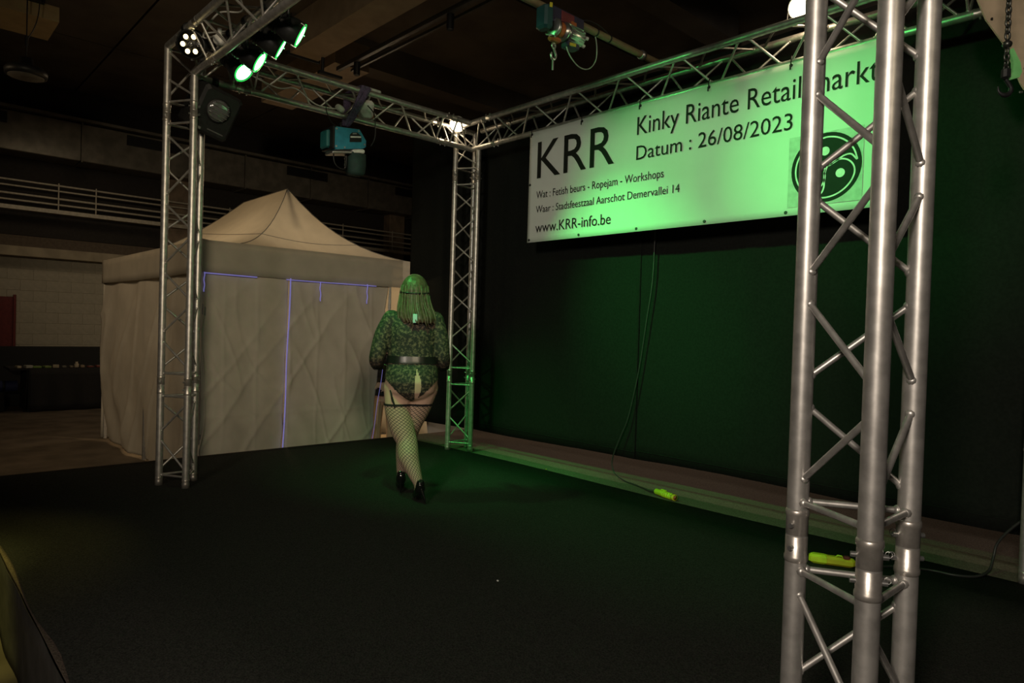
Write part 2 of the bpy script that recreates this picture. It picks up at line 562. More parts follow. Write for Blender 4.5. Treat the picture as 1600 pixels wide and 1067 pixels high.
# ------------------------------------------------------------------ stage
st = thing('stage_platform', (2.6, 1.3, ZF), 'low stage platform with brown carpeted top and dark cloth skirt', 'stage')
MB().box((2.9, 1.47, -0.03), (7.8, 5.26, 0.06)).build('deck', M_DECK, st)


def skirt(p0, p1, nrm, name, n=90):
    p0 = Vector(p0)
    p1 = Vector(p1)
    nrm = Vector(nrm)
    L = (p1 - p0).length

    def fn(u, v):
        s = u * L
        wv = 0.006 * math.sin(s * 9.0 + 1.2 * math.sin(s * 2.1)) * (0.25 + 0.75 * v)
        return p0.lerp(p1, u) + nrm * (0.007 + wv) + Vector((0, 0, -0.002 - v * (0.40 + 0.004 * math.sin(s * 7))))
    MB().grid(fn, n, 5).build(name, M_SKIRT, st, thick=0.003)


skirt((-1.0, -1.16, 0), (6.8, -1.16, 0), (0, -1, 0), 'front_skirt')
skirt((-1.0, 4.1, 0), (-1.0, -1.16, 0), (-1, 0, 0), 'side_skirt')
for x in (-0.8, 1.1, 3.0, 4.9, 6.6):
    for y in (-0.95, 1.4, 3.9):
        MB().box((x, y, -0.235), (0.06, 0.06, 0.35)).build('leg', M_BLKPL, st)


def carpet(name, x0, x1, y0, y1, z, m, wav, label):
    def fn(u, v):
        y = y0 + (y1 - y0) * v
        x = x0 + (x1 - x0) * u
        if v == 1:
            y += 0.02 * math.sin(x * 1.7) * wav
        if v == 0:
            y += 0.010 * math.sin(x * 6.0 + math.sin(x * 2.3)) * wav
        return Vector((x, y, z))
    mb = MB().grid(fn, 60, 6)
    return tag(mb.build(name, m, thick=0.003), label, 'carpet')


carpet('carpet_strip', -0.30, 6.7, 2.52, 3.0, 0.003, M_GREYC, 0, 'grey green carpet strip along the foot of the backdrop')
carpet('stage_carpet', -0.93, 6.7, -1.15, 2.60, 0.008, M_CARPET, 1, 'large black carpet covering the stage')
for i, (x, y, c) in enumerate(((1.25, 2.63, M_YPL), (2.95, 0.55, M_WHITEC), (4.62, 1.05, M_WHITEC))):
    o = MB().sphere((x, y, 0.014), (0.008, 0.005, 0.004), 6, 4).build('litter_scrap', c)
    tag(o, ['tiny yellow scrap on the carpet strip by the back truss column', 'tiny pale scrap in the middle of the black carpet', 'tiny pale scrap on the carpet right of the near truss column'][i], 'scrap', 'scraps on the stage')

# ------------------------------------------------------------------ drapes
def drape(x0, x1, ztop, zhem, y, label, seed, amp=0.022):
    L = x1 - x0

    def fn(u, v):
        x = x0 + L * u
        ph = mnoise.noise((x * 1.3, seed, 0.0)) * 5
        f = math.sin(x * 11 + ph) * 0.6 + math.sin(x * 5.3 + seed) * 0.5
        d = amp * f * (0.35 + 0.65 * (1 - v)) * (0.5 + 0.5 * mnoise.noise((x * 0.7, seed + 9, v * 0.6)))
        zt = ztop - (0.30 * u if ztop > 3.4 else 0)
        zz = zt + (zhem - zt) * v
        if v == 1:
            zz += 0.010 * math.sin(x * 2.2 + seed)
        return Vector((x, y + d, zz))
    o = MB().grid(fn, int(L * 40), 24).build('backdrop_drape', M_DRAPE, thick=0.003)
    tag(o, label, 'drape', 'black backdrop drapes')
    def hem(u):
        p = fn(u, 0.985)
        return p + Vector((0, -0.004, 0.02))
    MB().tube([hem(i / 40) for i in range(41)], 0.004, 5).build('hem', M_DRAPE, o)
    return o


drape(-1.235, -0.10, 3.52, 0.17, 2.86, 'tall narrow black drape at the left end, beside the white tent', 1.0)
drape(-0.14, 1.95, 3.33, 0.17, 2.945, 'black backdrop drape right behind the rear truss column', 4.0)
drape(1.91, 6.7, 3.33, 0.18, 2.962, 'wide black backdrop drape behind the banner and power cable', 8.0)


def side_drape():
    def fn(u, v):
        y = 4.45 + 4.5 * u
        return Vector((-3.36 + 0.03 * math.sin(y * 10 + math.sin(y * 3)), y, 3.3 + (ZF + 0.01 - 3.3) * v))
    return MB().grid(fn, 90, 6).build('backstage_drape', M_DRAPE, thick=0.003)


tag(side_drape(), 'black drape standing on the hall floor behind the stage corner', 'drape')
pl = thing('floor_edging', (-3.2, 5.5, ZF), 'pale wooden edging boards on the floor beyond the stage corner', 'edging')
for k in range(6):
    MB().cbox((-3.14, 3.95 + k * 0.66, ZF + 0.012), (0.26, 0.65, 0.024), 0.004).build('plank', mat('pale_board', (0.70, 0.56, 0.40), 0.6, 0, 0.1, 8), pl)

# ------------------------------------------------------------------ truss
def chord(th, p0, p1, name='chord', n=20):
    return MB().cyl(p0, p1, RT, n).build(name, M_ALU, th)


def brace(th, p0, p1, r=0.008, n=10):
    p0 = Vector(p0)
    p1 = Vector(p1)
    mb = MB().cyl(p0, p1, r, n)
    d = (p1 - p0).normalized()
    for p, s in ((p0, 1), (p1, -1)):      # weld collars
        mb.lathe([(r * 1.6, RT * 0.85), (r * 1.45, RT * 1.08), (r * 1.02, RT * 1.3)], p, d * s, 10)
    return mb.build('brace', M_ALU, th)


def zigzag(th, a0, b0, d, s0, s1, halves, phase):
    """brace chain between parallel chords a0 + d*s and b0 + d*s"""
    a0 = Vector(a0)
    b0 = Vector(b0)
    d = Vector(d)
    g = 0.024
    for k in range(halves):
        t0 = s0 + (s1 - s0) * k / halves + g
        t1 = s0 + (s1 - s0) * (k + 1) / halves - g
        if (k + phase) % 2 == 0:
            brace(th, a0 + d * t0, b0 + d * t1)
        else:
            brace(th, b0 + d * t0, a0 + d * t1)


def coupler(th, p, d, pin_dir):
    p = Vector(p)
    d = Vector(d).normalized()
    L = 0.052
    mb = MB().lathe([(RT, -L - 0.012), (RT * 1.10, -L - 0.007), (RT * 1.10, -L + 0.002), (RT * 1.02, -L + 0.006), (RT * 1.02, -0.002), (RT * 0.97, -0.001), (RT * 0.97, 0.001), (RT * 1.02, 0.002),
                     (RT * 1.02, L - 0.006), (RT * 1.10, L - 0.002), (RT * 1.10, L + 0.007), (RT, L + 0.012)], p, d, 22)
    c = mb.build('coupler_sleeve', M_ALU2, th)
    q = Vector(pin_dir).normalized()
    for s in (-0.027, 0.027):
        MB().cyl(p + d * s - q * 0.036, p + d * s + q * 0.036, 0.006, 10).build('pin', M_STEEL, c)
        rg = p + d * s + q * 0.036
        MB().tube([rg + (q * math.cos(a) - d * math.sin(a)) * 0.007 + d * 0.006 for a in [2 * PI * k / 10 for k in range(10)]], 0.0012, 5, close=True).build('r_clip', M_STEEL, c)
    return c


def column(loc, sx, label):
    """triangular column; two outer tubes at x=0, apex tube towards sx"""
    X, Y = loc
    th = thing('truss_column', (X, Y, 0.008), label, 'truss', 'aluminium truss columns')
    z0 = 0.008
    O1 = Vector((X, Y - S3 / 2, 0))
    O2 = Vector((X, Y + S3 / 2, 0))
    AP = Vector((X + sx * H3, Y, 0))
    up = Vector((0, 0, 1))
    tops = {0: ZU, 1: ZU, 2: ZL}
    cen = (O1 + O2 + AP) / 3
    for i, p in enumerate((O1, O2, AP)):
        MB().cyl(p + up * z0, p + up * ZJ, RT, 22).build('chord', M_ALU, th)
        MB().cyl(p + up * ZJ, p + up * ZJ2, RT, 22).build('chord', M_ALU, th)
        MB().cyl(p + up * ZJ2, p + up * tops[i], RT, 22).build('chord', M_ALU, th)
        out = (p - cen).normalized()
        pin = Vector((-out.y, out.x, 0)) if i < 2 else Vector((0, 1, 0))
        coupler(th, p + up * ZJ, up, Vector((-0.7, -0.7, 0)) if i == 1 else pin)
        coupler(th, p + up * ZJ2, up, pin)
        MB().lathe([(RT * 1.06, 0), (RT * 1.06, 0.035), (RT, 0.04), (RT * 1.05, 0.05), (RT * 1.05, 0.06), (RT, 0.064)], p + up * z0, up, 20).build('foot_sleeve', M_ALU2, th)
    faces = ((AP, O1, 0), (AP, O2, 1), (O1, O2, 0))
    for a, b, ph in faces:
        for z in (0.085, ZJ - 0.082, ZJ + 0.082, ZJ2 - 0.082, ZJ2 + 0.075):
            brace(th, a + up * z, b + up * z)
        zigzag(th, a, b, up, 0.10, ZJ - 0.10, 2, ph)
        zigzag(th, a, b, up, ZJ + 0.10, ZJ2 - 0.127, 7, ph)
    zigzag(th, O1, O2, up, ZJ2 + 0.08, ZU, 1, 0)
    zigzag(th, AP, O1, up, ZJ2 + 0.08, ZL, 1, 0)
    zigzag(th, AP, O2, up, ZJ2 + 0.08, ZL, 1, 1)
    brace(th, O1 + up * (ZU - 0.02), O2 + up * (ZU - 0.02))
    brace(th, AP + up * (ZL - 0.02), O1 + up * (ZU - 0.03))
    brace(th, AP + up * (ZL - 0.02), O2 + up * (ZU - 0.03))
    return th


colL = column((0, 0), 1, 'aluminium truss column at the left, holding the square black spotlight')
colB = column((0, A), 1, 'farthest aluminium truss column, green lit, behind the walking person')
colR = column((BV, 0), -1, 'large nearest aluminium truss column in the right foreground')
colRB = column((BV, A), -1, 'green lit truss column cut off by the right edge of the photo')


def beam(low0, low1, side, label, halves, ext0=0.0, ext1=0.0, jn=0.36, both=0.0):
    """triangular beam, single lower chord low0->low1; two upper chords at +-side"""
    l0 = Vector(low0)
    l1 = Vector(low1)
    d = (l1 - l0).normalized()
    L = (l1 - l0).length
    sd = Vector(side).normalized() * (S3 / 2)
    up = Vector((0, 0, H3))
    th = thing('truss_beam', tuple((l0 + l1) / 2), label, 'truss', 'aluminium truss beams')
    U1 = l0 + up + sd
    U2 = l0 + up - sd
    for p, e0, e1 in ((l0, 0, 0), (U1, ext0 + both, ext1 + both), (U2, -ext0 + both, -ext1 + both)):
        cuts = [0 - e0, jn, L - jn, L + e1]
        for q in range(3):
            chord(th, p + d * cuts[q], p + d * cuts[q + 1])
        coupler(th, p + d * jn, d, (0, 0, 1))
        coupler(th, p + d * (L - jn), d, (0, 0, 1))
    for a, b, ph in ((l0, U1, 0), (l0, U2, 1), (U1, U2, 0)):
        for s in (jn - 0.08, jn + 0.08, L - jn - 0.08, L - jn + 0.08):
            if a is l0:
                brace(th, a + d * s, b + d * s)
        zigzag(th, a, b, d, jn + 0.09, L - jn - 0.09, halves, ph)
    for s in (jn + 0.08, L - jn - 0.08):
        brace(th, U1 + d * s, U2 + d * s)
    for b in (U1, U2):
        zigzag(th, l0, b, d, 0.04, jn - 0.09, 1, 0)
        zigzag(th, l0, b, d, L - jn + 0.09, L - 0.04, 1, 1)
    return th


XL = 0.111
YB = 2.626
XR = BV - XL
beam((XL, 0.02, ZL), (XL, YB, ZL), (1, 0, 0), 'aluminium truss beam with the teal hoist strapped to it', 7, 0.0, -S3 / 2)
beam((XL, YB, ZL), (XR, YB, ZL), (0, 1, 0), 'long aluminium truss beam carrying the printed banner', 15, 0.0, 0.0)
beam((H3, 0, ZL), (BV - H3, 0, ZL), (0, 1, 0), 'aluminium truss beam with the row of green stage lights', 15, 0, 0, both=H3)
beam((XR, 0.02, ZL), (XR, YB, ZL), (1, 0, 0), 'aluminium truss beam above the chain hook, beyond the top edge', 7, 0, 0)

# ------------------------------------------------------------------ banner
BX0, BX1, BZ0, BZ1, BY = 0.955, 3.93, 1.99, 2.965, 2.60
bn = thing('banner', (2.44, BY, 1.99), 'wide pale banner printed with black lettering, green lit, hung from the truss', 'banner', None)


def ban(u, v):
    x = BX0 + (BX1 - BX0) * u
    z = BZ0 + (BZ1 - BZ0) * v
    if v == 1:
        z -= 0.006 * abs(math.sin(PI * (x - 0.98) / 0.585))
    y = BY + 0.006 * math.sin(x * 5 + z * 3) * (1 - abs(2 * u - 1)) * 0.4 + 0.002
    return Vector((x, y, z))


MB().grid(ban, 80, 20).build('sheet', M_BAN, bn, thick=0.0012)
BF = BY - 0.0045


def text(body, x0, z0, x1, cap, m=M_INK):
    cu = bpy.data.curves.new('lettering', 'FONT')
    cu.body = body
    cu.size = 1.0
    cu.resolution_u = 3
    cu.extrude = 0.0
    o = bpy.data.objects.new('lettering_curve', cu)
    col.objects.link(o)
    dg = bpy.context.evaluated_depsgraph_get()
    me = bpy.data.meshes.new_from_object(o.evaluated_get(dg))
    bpy.data.objects.remove(o)
    xs = [v.co.x for v in me.vertices]
    mn, mx = min(xs), max(xs)
    # cap height of the built-in font measured on a K
    k = cap / CAPH
    sxx = (x1 - x0) / (mx - mn)
    par = list(range(len(me.vertices)))

    def find(a):
        while par[a] != a:
            par[a] = par[par[a]]
            a = par[a]
        return a
    for p in me.polygons:
        vv = list(p.vertices)
        for q in vv[1:]:
            par[find(q)] = find(vv[0])
    isl = {}
    for p in me.polygons:
        isl.setdefault(find(p.vertices[0]), []).append(p)
    items = []
    for ps in isl.values():
        xs_ = [me.vertices[q].co.x for p in ps for q in p.vertices]
        items.append((min(xs_), max(xs_), ps))
    items.sort(key=lambda q: q[0])
    words = []
    right = -9
    for a, b, ps in items:
        if a - right > 0.13:
            words.append([])
        words[-1] += ps
        right = max(right, b)
    names = body.split(' ')
    for wi, ps in enumerate(words):
        idx, vs_, fs_ = {}, [], []
        for p in ps:
            f = []
            for q in p.vertices:
                if q not in idx:
                    idx[q] = len(vs_)
                    c = me.vertices[q].co
                    vs_.append(Vector((x0 + (c.x - mn) * sxx, BF, z0 + c.y * k)))
                f.append(idx[q])
            fs_.append(f)
        t = MB().add(vs_, fs_, False).build('lettering', m, bn)
        if len(words) == len(names):
            t['label'] = 'black printed lettering reading ' + names[wi]
    bpy.data.meshes.remove(me)


def cap_height():
    cu = bpy.data.curves.new('cap', 'FONT')
    cu.body = 'K'
    o = bpy.data.objects.new('cap', cu)
    col.objects.link(o)
    dg = bpy.context.evaluated_depsgraph_get()
    me = bpy.data.meshes.new_from_object(o.evaluated_get(dg))
    h = max(v.co.y for v in me.vertices)
    bpy.data.objects.remove(o)
    bpy.data.meshes.remove(me)
    return h


CAPH = cap_height()
text('KRR', 1.06, 2.545, 1.915, 0.315)
text('Kinky Riante Retail markt', 2.13, 2.725, 3.85, 0.135)
text('Datum : 26/08/2023', 2.13, 2.535, 3.345, 0.105)
text('Wat : Fetish beurs - Ropejam - Workshops', 1.06, 2.37, 2.385, 0.062)
text('Waar : Stadsfeestzaal Aarschot Demervallei 14', 1.06, 2.243, 2.525, 0.060)
text('www.KRR-info.be', 1.06, 2.072, 1.90, 0.085)
# emblem: pale square, black disc with white swirl lines and three dots
MB().box((3.555, BF + 0.0005, 2.26), (0.45, 0.0008, 0.44)).build('emblem_square', M_INKG, bn)
ec = Vector((3.562, BF - 0.0004, 2.262))


def flat_ring(c, r0, r1, n=48, a0=0.0, a1=2 * PI, dy=0.0):
    vs, fs = [], []
    for i in range(n + 1):
        a = a0 + (a1 - a0) * i / n
        for r in (r0, r1):
            vs.append(Vector((c.x + r * math.cos(a), c.y + dy, c.z + r * math.sin(a))))
    for i in range(n):
        fs.append((2 * i, 2 * i + 1, 2 * i + 3, 2 * i + 2))
    return vs, fs


def ribbon(path, wd, dy):
    vs, fs = [], []
    for i, p in enumerate(path):
        q = path[min(i + 1, len(path) - 1)]
        o = path[max(i - 1, 0)]
        dx, dz = q[0] - o[0], q[1] - o[1]
        l = math.hypot(dx, dz) or 1
        nx, nz = -dz / l * wd / 2, dx / l * wd / 2
        vs += [Vector((ec.x + p[0] + nx, ec.y + dy, ec.z + p[1] + nz)), Vector((ec.x + p[0] - nx, ec.y + dy, ec.z + p[1] - nz))]
    for i in range(len(path) - 1):
        fs.append((2 * i, 2 * i + 1, 2 * i + 3, 2 * i + 2))
    return vs, fs


RD = 0.212
MB().add(*flat_ring(ec, 0.0005, RD), False).build('emblem_disc', M_INK, bn)
em = []
for k in range(3):
    pd_ = -27 + 120 * k

    def pol(r, dg_):
        a = math.radians(pd_ + dg_)
        return (r * math.cos(a), r * math.sin(a), 0)
    cx, cz, _ = pol(0.100, 0)
    pts = [pol(0.014, 60)]
    for i in range(9):
        a = math.radians(pd_ + 165 - 165 * i / 8)
        pts.append((cx + 0.083 * math.cos(a), cz + 0.083 * math.sin(a), 0))
    for i in range(1, 13):
        pts.append(pol(0.184, -86 * i / 12))
    pts += [pol(0.160, -72), pol(0.125, -66), pol(0.085, -66), pol(0.045, -70), pol(0.014, 60)]
    sm_ = [(q.x, q.y) for q in smooth_path(pts, 5)]
    MB().add(*ribbon(sm_, 0.0095, -0.0006), False).build('emblem_line', M_WHITEP, bn)
    n = 20
    vs_ = [Vector((ec.x + cx + 0.027 * math.cos(2 * PI * i / n), ec.y - 0.0006, ec.z + cz + 0.027 * math.sin(2 * PI * i / n))) for i in range(n)]
    MB().add(vs_, [tuple(range(n))], False).build('emblem_dot', M_WHITEP, bn)
for k in range(6):
    x = 0.98 + 0.585 * k
    for z in (2.945, 2.012):
        MB().lathe([(0.006, -0.003), (0.011, -0.003), (0.011, 0.003), (0.006, 0.003)], (x, BY, z), (0, -1, 0), 12).build('eyelet', M_BLKMET, bn)
    MB().tube([(x, BY - 0.006, 2.945), (x + 0.003, BY - 0.012, 2.97), (x + 0.004, BY - 0.004, 3.0), (x, BY + 0.026, 3.0), (x, BY + 0.02, 2.94)], 0.0035, 6).build('cable_tie', M_BLKPL, bn)
    MB().box((x, BY - 0.012, 2.93), (0.008, 0.006, 0.03)).build('tie_tail', M_BLKPL, bn)
for z in (2.5,):
    for x in (0.972, 3.915):
        MB().lathe([(0.006, -0.003), (0.011, -0.003), (0.011, 0.003), (0.006, 0.003)], (x, BY, z), (0, -1, 0), 12).build('eyelet', M_BLKMET, bn)

# ------------------------------------------------------------------ tent
TX0, TX1, TY0, TY1 = -1.30, -5.05, 0.58, 3.95
TE, TV = 1.965, 1.665
PK = (Vector((-2.80, 2.08, 2.87)), Vector((-4.18, 2.08, 2.86)))
tent = thing('canopy_tent', (-3.1, 2.1, ZF), 'cream white pop up canopy tent with closed side walls beside the stage', 'tent')


def corner_pt(k, t):
    C = [(TX0, TY0, 0), (TX0, TY1, 0), (TX1, TY1, 1), (TX1, TY0, 1)][k]
    p = PK[C[2]]
    x = p.x + (C[0] - p.x) * t
    y = p.y + (C[1] - p.y) * t
    g = (1 - t) ** (3.2 if k < 2 else 1.7) * 0.94 + (1 - t) * 0.06
    return Vector((x, y, TE + (p.z - TE) * g))


def roof_panel(k0, k1, name):
    def fn(u, v):
        a, b = corner_pt(k0, v), corner_pt(k1, v)
        p = a.lerp(b, u)
        p.z -= 0.05 * math.sin(PI * u) * math.sin(PI * v) * (1 if k0 in (0, 2) else 0.3)
        return p
    return MB().grid(fn, 16, 16).build(name, M_TENT, tent)


for k in range(4):
    roof_panel(k, (k + 1) % 4, 'roof_panel')
for k in range(4):
    MB().tube([corner_pt(k, i / 16) + Vector((0, 0, 0.004)) for i in range(17)], 0.005, 5).build('roof_seam', M_SEAM, tent)
MB().tube([PK[0] + Vector((0, 0, 0.003)), PK[1] + Vector((0, 0, 0.003))], 0.005, 5).build('roof_seam', M_SEAM, tent)
for k in (0, 3):
    a0, b0 = corner_pt(k, 0.36), corner_pt((k + 1) % 4, 0.36)
    MB().tube([a0.lerp(b0, i / 12) + Vector((0.0, 0, 0.006 - 0.05 * math.sin(PI * i / 12) * 0.9 * (1 if k == 0 else .3))) for i in range(13)], 0.004, 5).build('roof_seam', M_SEAM, tent)


def valance(p0, p1, name):
    p0 = Vector(p0)
    p1 = Vector(p1)

    def fn(u, v):
        p = p0.lerp(p1, u)
        n = Vector((p1.y - p0.y, -(p1.x - p0.x), 0)).normalized()
        return p + n * (0.008 * math.sin(u * 23) * v) + Vector((0, 0, -(TE - TV) * v - 0.012 * math.sin(PI * u) * v))
    return MB().grid(fn, 40, 4).build(name, M_TENT, tent, thick=0.002)


e = 0.015
valance((TX0 + e, TY0 - e, TE), (TX0 + e, TY1 + e, TE), 'valance')
valance((TX1 - e, TY0 - e, TE), (TX0 + e, TY0 - e, TE), 'valance')
valance((TX0 + e, TY1 + e, TE), (TX1 - e, TY1 + e, TE), 'valance')
valance((TX1 - e, TY1 + e, TE), (TX1 - e, TY0 - e, TE), 'valance')


def wall_front(u, v, ya, yb):
    z = TE - 0.06 + (ZF + 0.02 - TE + 0.06) * v
    top_y = ya[0] + (yb[0] - ya[0]) * u
    bot_y = ya[1] + (yb[1] - ya[1]) * u
    y = top_y + (bot_y - top_y) * v
    wr = 0.034 * mnoise.noise((y * 2.2 + z * 1.6, z * 1.1, 3.0)) + 0.020 * mnoise.noise((y * 5 + z * 4.0, z * 2.2 - y, 7.0)) + 0.006 * math.sin(y * 9 + z)
    cr = 1 - min(1, abs(mnoise.noise(((y - z * 0.75) * 2.6, (y + z) * 0.5, 1.5))) * 3.2)
    wr += 0.020 * cr ** 3 * (0.4 + 0.6 * v)
    cr2 = 1 - min(1, abs(mnoise.noise(((y + z * 0.35) * 4.0, z * 0.9, 8.5))) * 4)
    wr += 0.010 * cr2 ** 3
    wr += 0.007 * math.exp(-((z - 0.30) / 0.022) ** 2)
    fy = (y * 3.1) % 1.0
    wr += 0.005 * math.exp(-((fy - 0.5) / 0.05) ** 2)
    return Vector((TX0 - 0.02 + wr * min(1, v * 4), y, z))


MB().grid(lambda u, v: wall_front(u, v, (TY0, TY0 + 0.03), (1.44, 1.39)), 60, 120).build('side_wall', M_TENTIN, tent, thick=0.002)
MB().grid(lambda u, v: wall_front(u, v, (1.45, 1.40), (2.66, 2.41)), 80, 120).build('door_flap', M_TENTIN, tent, thick=0.002)
MB().grid(lambda u, v: wall_front(u, v, (2.90, 3.30), (3.93, 3.93)), 20, 40).build('side_wall', M_TENTIN, tent, thick=0.002)
# knotted-up flap edge
MB().tube([(TX0 + 0.0, 2.64, 1.66), (TX0 + 0.01, 2.63, 1.42), (TX0 + 0.01, 2.62, 1.30)], [0.012, 0.018, 0.004], 8).build('tie_cord', M_WIRE, tent)
MB().lathe([(0.003, 0.0), (0.035, -0.16), (0.03, -0.30), (0.012, -0.34)], (TX0 + 0.02, 2.62, 1.30), n=10).build('rolled_flap', M_TENTIN, tent)


def wall_left_fn(u, v):
    x = TX0 + (TX1 - TX0) * u
    z = TE - 0.06 + (ZF + 0.03 - TE + 0.06) * v
    bow = 0.10 * math.sin(PI * min(1, v * 1.0)) * u
    wr = 0.04 * mnoise.noise((x * 1.8 + z, z * 1.3, 5.0)) + 0.016 * math.sin(x * 6 + z * 0.8)
    cr = 1 - min(1, abs(mnoise.noise(((x - z * 0.6) * 1.9, (x + z) * 0.5, 2.5))) * 3.2)
    wr += 0.025 * cr ** 3
    xx = x + 0.34 * u * max(0, v - 0.72) / 0.28 * 1.0
    return Vector((xx - 0.05 * math.sin(PI * v) * u, TY0 + 0.035 - wr * min(1, v * 4) - bow * 0.3, z))


MB().grid(wall_left_fn, 120, 80).build('side_wall', M_TENTIN, tent, thick=0.002)
MB().grid(lambda u, v: Vector((TX1 + 0.01, TY0 + (TY1 - TY0) * u, TE - 0.05 + (ZF + 0.02 - TE + 0.05) * v)), 10, 10).build('side_wall', M_TENTIN, tent, thick=0.002)
MB().grid(lambda u, v: Vector((TX0 + (TX1 - TX0) * u, TY1 - 0.01, TE - 0.05 + (ZF + 0.02 - TE + 0.05) * v)), 10, 10).build('side_wall', M_TENTIN, tent, thick=0.002)
# glowing strips along the seams stand in for violet light leaking out
def seam(p0, p1, wdt, name='leak_glow_strip'):
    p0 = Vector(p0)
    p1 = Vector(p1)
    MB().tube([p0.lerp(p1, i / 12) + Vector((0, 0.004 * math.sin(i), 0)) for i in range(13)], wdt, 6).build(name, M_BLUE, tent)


xs = TX0 + 0.012
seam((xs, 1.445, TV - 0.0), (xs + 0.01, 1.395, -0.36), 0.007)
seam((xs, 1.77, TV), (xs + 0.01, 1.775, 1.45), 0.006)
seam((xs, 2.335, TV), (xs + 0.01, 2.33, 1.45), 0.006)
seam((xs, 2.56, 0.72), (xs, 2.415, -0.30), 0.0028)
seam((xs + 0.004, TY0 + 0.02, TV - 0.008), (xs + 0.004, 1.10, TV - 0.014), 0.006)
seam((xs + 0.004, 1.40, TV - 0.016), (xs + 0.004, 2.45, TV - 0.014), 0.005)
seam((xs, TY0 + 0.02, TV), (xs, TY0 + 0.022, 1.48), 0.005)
for y in ():
    MB().tube([(xs - 0.006, y + 0.10, TV - 0.1), (xs - 0.004, y - 0.02, 0.6), (xs - 0.006, y - 0.02, -0.35)], 0.003, 4).build('fold_seam', M_TENTIN, tent)
# tent frame (seen through the cloth)
MF = mat('tent_frame_steel', (0.35, 0.35, 0.36), 0.5, 0.5)
for x, y in ((TX0 - 0.05, TY0 + 0.04), (TX0 - 0.05, TY1 - 0.05), (TX1 + 0.05, TY0 + 0.04), (TX1 + 0.05, TY1 - 0.05), (-3.18, TY0 + 0.04)):
    MB().box((x, y, (TE + ZF) / 2 - 0.02), (0.035, 0.035, TE - ZF - 0.06)).build('frame_leg', MF, tent)


def scissor(p0, p1, n):
    p0 = Vector(p0)
    p1 = Vector(p1)
    for k in range(n):
        a, b = p0.lerp(p1, k / n), p0.lerp(p1, (k + 1) / n)
        hi, lo = Vector((0, 0, TE - 0.03)), Vector((0, 0, TV + 0.01))
        MB().cyl(a + hi, b + lo, 0.012, 6).build('frame_bar', MF, tent)
        MB().cyl(a + lo, b + hi, 0.012, 6).build('frame_bar', MF, tent)


scissor((TX0 - 0.035, TY0 + 0.05, 0), (TX0 - 0.035, TY1 - 0.05, 0), 2)
scissor((TX0 - 0.05, TY0 + 0.02, 0), (TX1 + 0.05, TY0 + 0.02, 0), 4)
MB().cyl((PK[0].x, PK[0].y, 1.9), (PK[0].x, PK[0].y, PK[0].z - 0.02), 0.02, 8).build('centre_pole', MF, tent)

# ------------------------------------------------------------------ stage lights
def aim_basis(axis):
    d = Vector(axis).normalized()
    x, y = frame_of(d)
    return d, x, y


def par_light(hang, lens, axis, label, power, angle, target, led='green', group='green stage lights on the truss', light=True):
    """short fat can with yoke hung from point 'hang'; 'lens' is the centre of the front"""
    d, x, y = aim_basis(axis)
    c = Vector(lens)
    th = thing('stage_light', tuple(c), label, 'stage light', group)
    R = 0.078 if led == 'green' else 0.096
    body = MB().lathe([(0.03, -0.19), (0.055, -0.185), (0.064, -0.16), (0.064, -0.11), (R - 0.008, -0.085), (R, -0.05), (R, 0.008), (R - 0.008, 0.010)], c, d, 24).build('can', M_BLKMET, th)
    for s in (-0.155, -0.138, -0.121):
        MB().lathe([(0.064, -0.005), (0.071, -0.003), (0.071, 0.003), (0.064, 0.005)], c + d * s, d, 20).build('cooling_fin', M_BLKMET, body)
    if led == 'green':
        MB().lathe([(R - 0.004, 0.004), (R - 0.002, 0.014), (R - 0.012, 0.015)], c, d, 24, cap=False).build('lens_rim', M_LEDGR, th)
        MB().lathe([(R - 0.014, 0.010), (R - 0.03, 0.016), (0.001, 0.02)], c, d, 24).build('lens', M_LEDG, th)
    else:
        MB().lathe([(R - 0.010, 0.010), (0.001, 0.012)], c, d, 24).build('front_plate', M_BLKPL, th)
        for k in range(7):
            a = 2 * PI * k / 6
            q = c if k == 6 else c + (x * math.cos(a) + y * math.sin(a)) * 0.052
            if k in (0, 6):
                MB().lathe([(0.016, 0.012), (0.012, 0.018)], q, d, 12).build('unlit_lens', M_GLASS, th)
            else:
                MB().lathe([(0.0165, 0.012), (0.012, 0.017)], q, d, 12).build('lens', M_LEDW, th)
    for k in range(3):
        a = 2 * PI * k / 3 + 0.5
        q = c + (x * math.cos(a) + y * math.sin(a)) * (R + 0.002)
        MB().cyl(q - d * 0.01, q + d * 0.022, 0.006, 8).build('filter_clip', M_STEEL, th)
    h = Vector(hang)
    side = d.cross(Vector((0, 0, 1))).normalized()
    piv = c - d * 0.07
    top = Vector((piv.x, piv.y, h.z - 0.05))
    pts = [piv + side * (R + 0.012), Vector(piv + side * (R + 0.012)).lerp(top + side * (R + 0.012), 0.9), top + side * 0.05, top - side * 0.05, Vector(piv - side * (R + 0.012)).lerp(top - side * (R + 0.012), 0.9), piv - side * (R + 0.012)]
    MB().tube(pts, 0.009, 6).build('yoke', M_BLKPL, th)
    for s in (1, -1):
        MB().cyl(piv + side * s * (R - 0.012), piv + side * s * (R + 0.035), 0.016, 10).build('yoke_knob', M_BLKPL, th)
    MB().cyl(top, h, 0.008, 8).build('hanger_bolt', M_STEEL, th)
    MB().lathe([(0.027, -0.02), (0.036, -0.02), (0.036, 0.02), (0.027, 0.02)], h, (1, 0, 0), 14).build('clamp', M_BLKPL, th)
    if light:
        lo = lamp('lamp', 'SPOT', tuple(c + d * 0.03), power, GREEN if led == 'green' else (1.0, 0.80, 0.14), target, 0.05, angle, 1.0)
    return th


def dirv(a, b):
    return Vector(b) - Vector(a)


